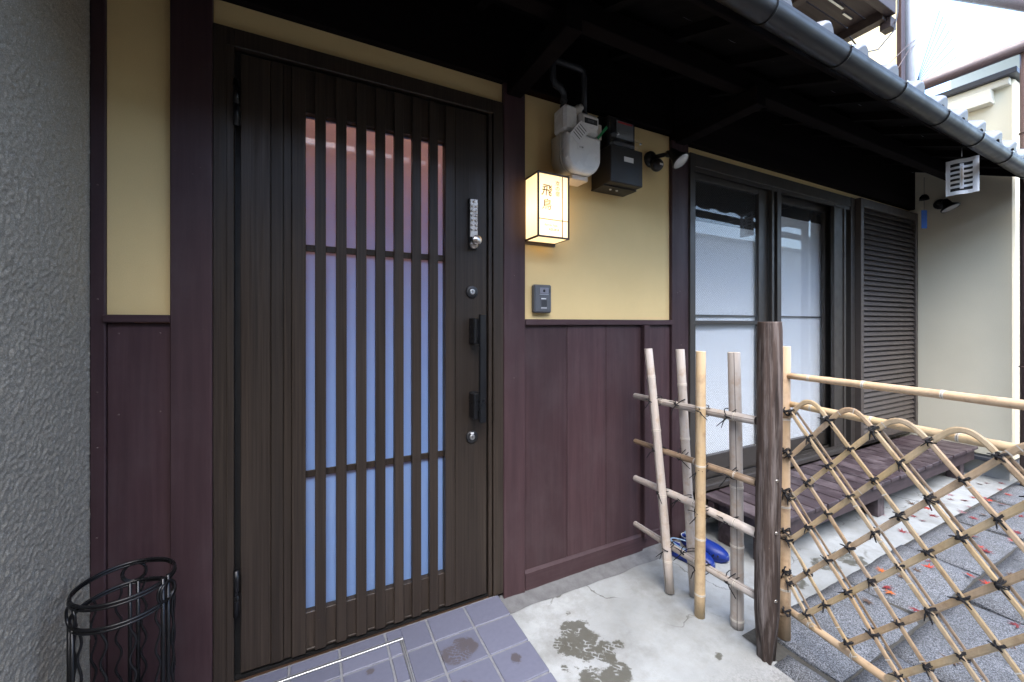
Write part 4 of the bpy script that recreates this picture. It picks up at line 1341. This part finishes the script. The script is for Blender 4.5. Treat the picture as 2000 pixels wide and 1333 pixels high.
def tie_mesh(name, r_, seed, tails=2, turns=3, tube_r=.0016, ang=45):
    """cord lashing round a crossing at the origin, seen along Y; r_ is the half width lashed"""
    rr_ = random.Random(seed)
    bm = bm_new()
    for k in range(turns):
        a = rad(ang if k % 2 == 0 else -ang) + rr_.uniform(-.25, .25)
        dpt = Vector((math.cos(a), 0, math.sin(a)))
        o_ = Vector((rr_.uniform(-.2, .2), 0, rr_.uniform(-.2, .2))) * r_
        pts = [o_ + dpt * (r_ * 1.15 * math.cos(t)) + Vector((0, 1, 0)) * (r_ * .95 * math.sin(t)) for t in [2 * math.pi * j / 14 for j in range(14)]]
        tube(bm, pts, tube_r, 5, closed=True)
    for k in range(tails):
        a = rr_.uniform(0, 6.28)
        d_ = Vector((math.cos(a), -.35, math.sin(a) - .3))
        p_ = Vector((0, -r_ * .95, 0))
        tube(bm, [p_, p_ + d_ * r_ * .8, p_ + d_ * r_ * 1.6 + Vector((rr_.uniform(-1, 1), 0, -.6)) * r_ * .5], [tube_r * 1.1, tube_r * 1.2, tube_r * .7], 5)
    tube(bm, [Vector((-.5, -.98, .1)) * r_, Vector((0, -1.15, 0)) * r_, Vector((.5, -.98, -.15)) * r_], tube_r * 1.8, 6)
    me = bpy.data.meshes.new(name)
    bmesh.ops.recalc_face_normals(bm, faces=bm.faces)
    bm.to_mesh(me); bm.free()
    me.materials.append(M['cord'])
    return me

# ---- low fence between the house wall and the old post
FN = thing('bamboo_fence', 'open bamboo rail fence of four poles tied with black cord', 'fence', (1.49, -.36, 0))
poles = [((1.449, -.297, .006), (1.452, -.165, 1.098), .0205, .019, 'bamboo_grey', 4.6), ((1.531, -.36, .006), (1.529, -.285, 1.10), .0205, .0195, 'bamboo_grey', 3.3),
         ((1.448, -.452, .0), (1.451, -.455, 1.104), .021, .0195, 'bamboo_gold', None), ((1.531, -.56, .0), (1.530, -.547, 1.103), .0245, .0235, 'bamboo_grey', 5.3)]
for i, (a, b, r0, r1, mt, cr) in enumerate(poles):
    bamboo('pole', a, b, r0, r1, .27, mt, FN, 18, crack=cr, bow=.004, first=(.5, .55, .35, .12)[i], seed=20 + i)
rails = [(.852, .016, 'bamboo_grey', 4.2), (.62, .0135, 'bamboo_brown', 5.0), (.43, .0165, 'bamboo_grey', None), (.196, .0145, 'bamboo_grey', 5.0)]
for i, (z, r_, mt, cr) in enumerate(rails):
    bamboo('rail', (1.490, -.664, z + .004), (1.488, -.040, z - .004), r_ * 1.08, r_ * .92, .2, mt, FN, 14, crack=cr, bow=.006, first=.4, seed=40 + i)
tms = [tie_mesh('tie', .023, 60 + k, 2, 3, .0017, 50) for k in range(4)]
for i, (a, b, r0, r1, mt, cr) in enumerate(poles):
    for j, (z, r_, *_x) in enumerate(rails):
        f = z / 1.1
        p_ = Vector(a).lerp(Vector(b), f)
        o = bpy.data.objects.new('tie', tms[(i + j) % 4])
        o.location = ((p_.x + 1.49) / 2, p_.y, z)
        o.rotation_euler = (R.uniform(-.2, .2), 0, -math.pi / 2 + R.uniform(-.3, .3))
        o.scale = (1.1, 1.5, 1.0)
        link(o, FN)
# ---- old timber post
bm = bm_new()
n = 22
rings = []
zs = [-.03, 0, .03, .06, .09, .12, .17] + [.17 + (1.222 - .17) * k / 34 for k in range(1, 35)] + [1.226]
for z in zs:
    rg = []
    for k in range(n):
        a = 2 * math.pi * k / n
        r_ = .040 + .0025 * noise.noise(Vector((math.cos(a) * 2, math.sin(a) * 2, z * 3))) + .0016 * noise.noise(Vector((math.cos(a) * 7, math.sin(a) * 7, z * 1.2)))
        if z < .17: r_ -= (.17 - z) * (.11 + .09 * noise.noise(Vector((math.cos(a) * 3, math.sin(a) * 3, 5))))
        if z > 1.22: r_ *= .96
        cx_, cy_ = 1.478 + .022 * (z / 1.22) + .003 * math.sin(z * 4), -.706 + .002 * math.sin(z * 5)
        rg.append(bm.verts.new((cx_ + r_ * math.cos(a), cy_ + r_ * math.sin(a), z)))
    rings.append(rg)
for a, b in zip(rings, rings[1:]):
    for k in range(n):
        f = bm.faces.new((a[k], a[(k + 1) % n], b[(k + 1) % n], b[k])); f.smooth = True
bm.faces.new(rings[0][::-1]); bm.faces.new(rings[-1])
PT = thing('wooden_post', 'weathered dark round timber post between bamboo fence and lattice gate', 'post', (1.48, -.706, 0))
obj('trunk', bm, 'post', PT)
for z in (1.012, .835, .475, .235, .66):
    bm = bm_new()
    px_ = 1.478 + .022 * (z / 1.22)
    lathe(bm, [(.0062, 0), (.0062, .0012), (.0048, .0022), (.0, .0018)], (px_ - .012, -.7435, z), (-.3, -1, 0), 12)
    obj('screw', bm, 'nickel', PT)

# ---- lattice gate, standing open in line with the fence
GT = thing('bamboo_gate', 'bamboo gate with diagonal lattice of split canes lashed with black cord', 'gate', (1.61, -.70, 0))
gd = Vector((-.14, -.99, 0)).normalized()
gn = Vector((-gd.y, gd.x, 0)) * -1.0            # towards the door step (camera side)
if gn.x > 0: gn = -gn
g0 = Vector((1.612, -.70, 0))
def gp(v, z, o=0.0): return g0 + gd * v + gn * o + Vector((0, 0, z))
GL = .875
bamboo('stile', gp(-.008, .024), gp(-.008, 1.132), .0235, .0225, .3, 'bamboo_tan', GT, 18, first=.62, seed=80, bow=.003)
bamboo('stile', gp(GL + .02, .024), gp(GL + .02, 1.132), .0235, .0225, .3, 'bamboo_tan', GT, 18, first=.5, seed=81, bow=.003)
bamboo('rail', gp(.0, 1.022), gp(GL + .04, 1.020), .0115, .0135, .17, 'bamboo_tan', GT, 12, first=.5, seed=82, bow=.004)
bamboo('rail', gp(.0, .914, -.012), gp(GL + .04, .914, -.012), .0115, .0135, .21, 'bamboo_gold', GT, 12, first=.4, seed=83, bow=.003)
bamboo('rail', gp(.0, .132, -.010), gp(GL + .04, .122, -.010), .0125, .0145, .16, 'bamboo_tan', GT, 12, first=.5, seed=84, bow=.003)
Pp, z_top, z_bot, slp = .132, .889, .139, 1.2
rv_ = random.Random(12)
vk = [.024 + Pp * k + rv_.uniform(-.009, .009) for k in range(-7, 9)]
def strip(pts, w_, th, mat, name='cane'):
    """split cane: flat strip through (v, z, off) points lying in the gate plane"""
    bm = bm_new()
    P_ = [gp(*p) for p in pts]
    rows = []
    for i, p in enumerate(P_):
        t = (P_[min(i + 1, len(P_) - 1)] - P_[max(i - 1, 0)]).normalized()
        s_ = t.cross(gn).normalized()
        w2 = w_ / 2 * (1 + .06 * math.sin(i * 1.7))
        rows.append([bm.verts.new(q_) for q_ in (p - s_ * w2, p - s_ * w2 * .55 + gn * th * .5, p + s_ * w2 * .55 + gn * th * .5, p + s_ * w2, p + s_ * w2 * .9 - gn * th * .5, p - s_ * w2 * .9 - gn * th * .5)])
    for a, b in zip(rows, rows[1:]):
        for k in range(6):
            f = bm.faces.new((a[k], a[(k + 1) % 6], b[(k + 1) % 6], b[k])); f.material_index = 0 if k in (0, 1, 2) else 1
    for rw in (rows[0], rows[-1][::-1]): bm.faces.new(rw)
    # pale joint rings
    for k in range(R.randint(1, 3)):
        i = R.randint(1, len(P_) - 2)
        t = (P_[i + 1] - P_[i]).normalized(); s_ = t.cross(gn).normalized()
        c_ = P_[i] + (P_[i + 1] - P_[i]) * R.uniform(0, 1)
        vs_ = [bm.verts.new(c_ + s_ * (a_ * w_ * .53) + t * b_ + gn * (th * .62)) for a_, b_ in ((-1, -.0015), (1, -.0015), (1, .0015), (-1, .0015))]
        f = bm.faces.new(vs_); f.material_index = 2
    return obj(name, bm, (mat, 'bamboo_brown', 'bamboo_node'), GT)
mts = ['bamboo_gold', 'bamboo_tan', 'bamboo_gold', 'bamboo_tan', 'bamboo_gold']
rr_ = random.Random(99)
def seg(v0, z0, v1, z1, off, n=14):
    j = rr_.uniform(-.003, .003)
    return [(v0 + (v1 - v0) * i / n, z0 + (z1 - z0) * i / n, off + j * math.sin(math.pi * i / n) + .0012 * math.sin(i * 1.3)) for i in range(n + 1)]
for k, v in enumerate(vk):
    # rising family (A) through (v, z_top); falling family (B) through (v, z_top)
    vb = v - (z_top - z_bot) / slp
    zb = z_bot
    if vb < 0: zb = z_top - slp * v; vb = 0
    if v > 0.01 and vb < GL:
        ve, ze = v, z_top
        if ve > GL: ze = z_top - slp * (ve - GL); ve = GL
        if ze > z_bot + .05:
            pts = seg(vb, zb, ve, ze, .004)
            nxt = vk[k + 1] if k + 1 < len(vk) else 9
            if ve == v and nxt < GL + .02:
                rise = .046 + rr_.uniform(-.012, .012)
                arc = [(v + (nxt - v) * t, z_top + rise * math.sin(math.pi * t), .004 + .010 * t) for t in [.06 + .94 * i / 14 for i in range(14)]]
                pts = pts + arc
            strip(pts, .0168, .0042, mts[k % 5])
            if k % 3 == 1: strip([(a_ + .003, b_ - .001, -.003) for a_, b_, c_ in seg(vb, zb, ve, ze, 0)], .010, .003, 'bamboo_brown')
    ve = v + (z_top - z_bot) / slp
    vs0, zs0 = v, z_top
    if vs0 < 0: zs0 = z_top + slp * v; vs0 = 0
    if v < GL and ve > .03 and zs0 > z_bot + .04:
        ze = z_bot
        if ve > GL: ze = z_top - slp * (GL - v); ve = GL
        strip(seg(vs0, zs0, ve, ze, .0135), .0152, .0042, mts[(k * 2 + 1) % 5])
        if k % 2: strip([(a_ + .006, b_ + .0, -.008) for a_, b_, c_ in seg(vs0, zs0, ve, ze, 0)], .0095, .003, 'bamboo_brown')
for z in [z_top - .15 * k for k in range(6)]:   # canes turned round the stile
    bm = bm_new()
    pts = [gp(-.008 + .0285 * math.cos(a), z - .035 * math.sin(a) * .6, .0285 * math.sin(a)) for a in [rad(t) for t in range(20, 290, 18)]]
    fr = frames(pts)
    rows = []
    for p, u, w in fr: rows.append((bm.verts.new(p + Vector((0, 0, .0055))), bm.verts.new(p - Vector((0, 0, .0055)))))
    for a, b in zip(rows, rows[1:]): bm.faces.new((a[0], a[1], b[1], b[0])).smooth = True
    o = obj('cane_turn', bm, 'bamboo_tan', GT)
    md = o.modifiers.new('thickness', 'SOLIDIFY'); md.thickness = .003
gt = [tie_mesh('tie', .0145, 130 + k, 3, 5, .0023, 48) for k in range(6)]
grz = math.atan2(gn.y, gn.x) + math.pi / 2
cnt = 0
for i, va in enumerate(vk):
    for vb_ in vk[:i + 1]:
        vv_, zz = (va + vb_) / 2, z_top - slp * (va - vb_) / 2
        if -.005 < vv_ < GL + .005 and z_bot - .01 < zz < z_top + .01 and va > -.001:
            o = bpy.data.objects.new('tie', gt[cnt % 6]); cnt += 1
            o.location = gp(vv_, zz, .008)
            o.rotation_euler = (R.uniform(-.2, .2), R.uniform(-.5, .5), grz + R.uniform(-.2, .2))
            s_ = R.uniform(.68, .92)
            o.scale = (s_, s_, s_)
            link(o, GT)
for z in [z_top - .15 * k for k in range(6)]:
    o = bpy.data.objects.new('tie', gt[cnt % 6]); cnt += 1
    o.location = gp(.012, z, .012); o.rotation_euler = (0, R.uniform(-.5, .5), grz)
    o.scale = (.9, .9, .9)
    link(o, GT)

# ================================================================== UMBRELLA STAND
US = thing('umbrella_stand', 'black wrought iron umbrella stand with ring ornaments beside the stucco wall', 'umbrella stand', (-.428, -.205, .05))
uc = Vector((-.428, -.205, 0)); ur = .098
for z in (.553, .4985):
    bm = bm_new(); ring(bm, uc + Vector((0, 0, z)), ur, (0, 0, 1), .0038, 40, 8); ring(bm, uc + Vector((0, 0, z - .0075)), ur + .0012, (0, 0, 1), .003, 40, 8)
    obj('hoop', bm, 'black_iron', US)
bm = bm_new(); ring(bm, uc + Vector((0, 0, .075)), ur, (0, 0, 1), .0045, 40, 8); lathe(bm, [(0, .055), (ur, .055), (ur, .07), (ur - .004, .07), (ur - .004, .058), (0, .058)], uc, (0, 0, 1), 30)
obj('base_tray', bm, 'black_iron', US)
for k in range(3):
    a = rad(97 + 120 * k)
    d_ = Vector((math.cos(a), math.sin(a), 0))
    bm = bm_new(); ring(bm, uc + d_ * (ur + .001) + Vector((0, 0, .522)), .0255, d_, .0032, 26, 8)
    if k % 2 == 0: ring(bm, uc + d_ * (ur + .006) + Vector((0, 0, .522)), .0235, d_, .003, 26, 8)
    obj('ring_ornament', bm, 'black_iron', US)
    for s_ in (-.06, .06):
        a2 = a + s_ * 1.4
        p_ = uc + Vector((math.cos(a2), math.sin(a2), 0)) * (ur + .001)
        bm = bm_new(); tube(bm, [p_ + Vector((0, 0, .075)), p_ + Vector((0, 0, .56 if k == 2 else .498))], .0048, 8); obj('upright', bm, 'black_iron', US)
for k in range(12):
    a = rad(115 + 30 * k)
    if k % 3 == 0 and k: pass
    p_ = uc + Vector((math.cos(a), math.sin(a), 0)) * ur
    tg = Vector((-math.sin(a), math.cos(a), 0))
    bm = bm_new(); tube(bm, [p_ + tg * (.006 * math.sin(z * 75 + k)) + Vector((0, 0, z)) for z in [.075 + .423 * j / 44 for j in range(45)]], .0029, 6)
    obj('wavy_rod', bm, 'black_iron', US)

# ================================================================== CLOGS
def clog_mesh(sgn):
    """length along +X (toe at +X), sole on z = 0"""
    Lc, n = .27, 26
    def half(t): # outline half widths (inner, outer) along the length
        base = .036 + .016 * math.sin(min(1, max(0, (t - .15) / .75)) * math.pi * .75)
        end = math.sqrt(max(0, 1 - ((t - .5) / .5) ** 4)) if t > .5 else math.sqrt(max(0, 1 - ((.5 - t) / .5) ** 6))
        return base * end
    def mid(t): return sgn * .012 * math.sin(t * math.pi)
    sole = bm_new()
    rows = []
    for i in range(n + 1):
        t = .004 + .992 * i / n
        hw, c_ = half(t), mid(t)
        x = t * Lc - Lc / 2
        lift = .012 * max(0, (t - .82) / .18) ** 2
        rows.append([sole.verts.new(p) for p in ((x, c_ - hw * .93, lift), (x, c_ + hw * .93, lift), (x, c_ + hw, lift + .014), (x, c_ + hw * .92, .026 + lift), (x, c_ - hw * .92, .026 + lift), (x, c_ - hw, lift + .014))])
    for a, b in zip(rows, rows[1:]):
        for k in range(6):
            f = sole.faces.new((a[k], a[(k + 1) % 6], b[(k + 1) % 6], b[k])); f.smooth = True; f.material_index = 1 if k == 3 else 0
    sole.faces.new(rows[0]); sole.faces.new(rows[-1][::-1])
    up = bm_new()
    rows = []
    m_ = 14
    for i in range(20):
        t = .47 + .525 * i / 19
        hw, c_ = half(t), mid(t)
        x = t * Lc - Lc / 2
        hgt = .026 + .052 * math.sqrt(max(0, 1 - ((t - .47) / .53) ** 2.2))
        rw = []
        for j in range(m_ + 1):
            a = math.pi * j / m_
            back = -.022 * (1 - abs(math.cos(a))) * (1 if i == 0 else max(0, 1 - i / 5)) * -1
            rw.append(up.verts.new((x + back * .6, c_ - hw * 1.02 * math.copysign(abs(math.cos(a)) ** .7, math.cos(a)), .018 + (hgt - .018) * math.sin(a) ** .75)))
        rows.append(rw)
    for a, b in zip(rows, rows[1:]):
        for j in range(m_):
            f = up.faces.new((a[j], a[j + 1], b[j + 1], b[j])); f.smooth = True
    tube(up, [v.co.copy() + Vector((-.001, 0, 0)) for v in rows[0]], .0035, 6)
    # heel wall
    hl_ = []
    for j in range(15):
        a = rad(-100 + 200 * j / 14)
        x = -.075 - .056 * math.cos(a); y = .037 * math.sin(a) + mid(.1)
        hl_.append((up.verts.new((x, y, .022)), up.verts.new((x - .002, y * 1.03, .050))))
    for a, b in zip(hl_, hl_[1:]):
        up.faces.new((a[0], b[0], b[1], a[1])).smooth = True
    rim = bm_new()
    tube(rim, [v[1].co.copy() for v in hl_], .0022, 6)
    HL = []
    for i in range(5):
        t = .56 + .075 * i
        for s_ in (-1, 1):
            hw, c_ = half(t), mid(t)
            holes = bm_new(); HL.append(holes)
            lathe(holes, [(.0062, 0), (.0045, .0012), (0, .0014)], (t * Lc - Lc / 2, c_ + s_ * hw * .985, .036), (0, s_, .35), 10)
    strap = bm_new()
    tube(strap, [(-.005 - .10 * math.sin(a), .044 * math.cos(a) + mid(.3), .068 + .006 * math.sin(a)) for a in [math.pi * j / 14 for j in range(15)]], .0065, 8, flat=.35)
    return [('sole', sole, ('clog', 'clog_inner')), ('upper', up, 'clog'), ('heel_rim', rim, 'clog_pale'), ('heel_strap', strap, 'clog_inner')] + [('vent_hole', h_, 'black_plastic') for h_ in HL]
for (loc, rz, sgn, lab) in (((1.735, -.165, .003), rad(-74), 1, 'blue foam clog lying nearer the bamboo fence rails'), ((1.872, -.150, .003), rad(-80), -1, 'blue foam clog standing nearer the window and veranda deck')):
    t = thing('clog', lab, 'clog', (0, 0, 0), 'pair of blue clogs')
    OFF.pop(t.name)
    for nm, b_, mt in clog_mesh(sgn):
        o = obj(nm, b_, mt, t)
        if nm == 'upper':
            md = o.modifiers.new('thickness', 'SOLIDIFY'); md.thickness = .0035
    t.location = loc
    t.rotation_euler = (0, 0, rz)
    t.scale = (.94, .94, .94)

# ================================================================== FALLEN MAPLE LEAVES
def leaf_mesh(seed):
    rr_ = random.Random(seed)
    bm = bm_new()
    lob = [(-125, .5), (-82, .78), (-42, .93), (0, 1.0), (42, .93), (82, .78), (125, .5)]
    c_ = bm.verts.new((0, 0, .004))
    rim = []
    for i, (a, l_) in enumerate(lob):
        l_ *= rr_.uniform(.88, 1.08)
        a += rr_.uniform(-5, 5)
        cu = rr_.uniform(-.05, .22)
        for (da, fr_) in ((-11, .48), (-5.5, .72), (0, 1), (5.5, .72), (11, .48)):
            aa = rad(a + da)
            d_ = l_ * fr_
            rim.append(bm.verts.new((math.sin(aa) * d_, math.cos(aa) * d_, .006 + cu * d_ * d_)))
        if i < 6:
            aa = rad((lob[i][0] + lob[i + 1][0]) / 2)
            rim.append(bm.verts.new((math.sin(aa) * .3, math.cos(aa) * .3, .012)))
    aa = rad(180); rim.append(bm.verts.new((math.sin(aa) * .12, math.cos(aa) * .12, .004)))
    for a, b in zip(rim, rim[1:] + rim[:1]): bm.faces.new((c_, a, b)).smooth = False
    tube(bm, [(0, 0, .006), (.03, -.4, .03), (.1, -.75, .07)], [.016, .012, .012], 4)
    for f in bm.faces: f.normal_update()
    me = bpy.data.meshes.new('maple_leaf')
    bm.to_mesh(me); bm.free()
    return me
leaf_pts = [(2.463, -.675, 'orange'), (2.49, -.735, 'brown'), (2.302, -.764, 'orange'), (3.086, -.534, 'crimson'), (3.118, -.561, 'scarlet'), (3.519, -.528, 'crimson'), (3.631, -.479, 'scarlet'), (3.253, -.368, 'purple'), (3.378, -.532, 'purple'), (4.058, -.456, 'purple'), (3.949, -.495, 'purple'), (4.14, -.561, 'scarlet'), (4.095, -.643, 'scarlet'), (3.64, -.677, 'crimson'), (3.67, -.618, 'purple'), (3.81, -.484, 'crimson'), (4.605, -.509, 'crimson'), (4.533, -.491, 'brown'), (4.70, -.551, 'crimson'), (3.882, -.763, 'scarlet'), (3.93, -.80, 'crimson'), (3.446, -.879, 'scarlet'), (3.32, -.756, 'crimson'), (3.192, -.807, 'scarlet'), (3.157, -.84, 'crimson'), (2.704, -.76, 'scarlet'), (2.774, -.732, 'crimson'), (2.614, -.744, 'brown'), (2.791, -.871, 'scarlet'), (2.776, -.939, 'scarlet'), (2.958, -.963, 'brown'), (2.497, -1.081, 'crimson'), (3.604, -.859, 'crimson'), (2.256, -.859, 'crimson'), (3.624, -.404, 'brown'), (3.405, -.483, 'crimson'), (2.141, -.744, 'brown'), (2.03, -1.024, 'brown'), (2.291, -1.118, 'brown'), (3.772, -.591, 'purple'), (4.079, -.692, 'crimson'), (4.2, -.60, 'crimson'), (4.3, -.53, 'purple'), (4.02, -.54, 'crimson'), (3.9, -.6, 'purple'), (3.56, -.6, 'crimson'), (4.35, -.66, 'scarlet'), (3.45, -.63, 'brown'), (2.33, -.735, 'crimson'), (4.5, -.6, 'scarlet'), (3.75, -.7, 'brown')]
lms = {}
labs = {'scarlet': 'bright scarlet', 'crimson': 'dark crimson', 'orange': 'orange', 'brown': 'withered brown', 'purple': 'faded purple'}
for i, (x, y, kd) in enumerate(leaf_pts):
    key = (kd, i % 4)
    if key not in lms:
        lms[key] = leaf_mesh(i + 3); lms[key].materials.append(LEAF[kd])
    o = bpy.data.objects.new('maple_leaf', lms[key])
    C.objects.link(o)
    s_ = R.uniform(.029, .042)
    on_stone = y < -.60
    o.location = (x, y, .026 if on_stone else .002)
    o.rotation_euler = (R.uniform(-.15, .15), R.uniform(-.15, .15), R.uniform(0, 6.28))
    o.scale = (s_, s_, s_)
    tag(o, '%s fallen maple leaf lying on the %s' % (labs[kd], 'granite paving stones' if on_stone else 'bare concrete by the veranda deck'), 'leaf', kd + ' maple leaves on the ' + ('granite' if on_stone else 'concrete'))
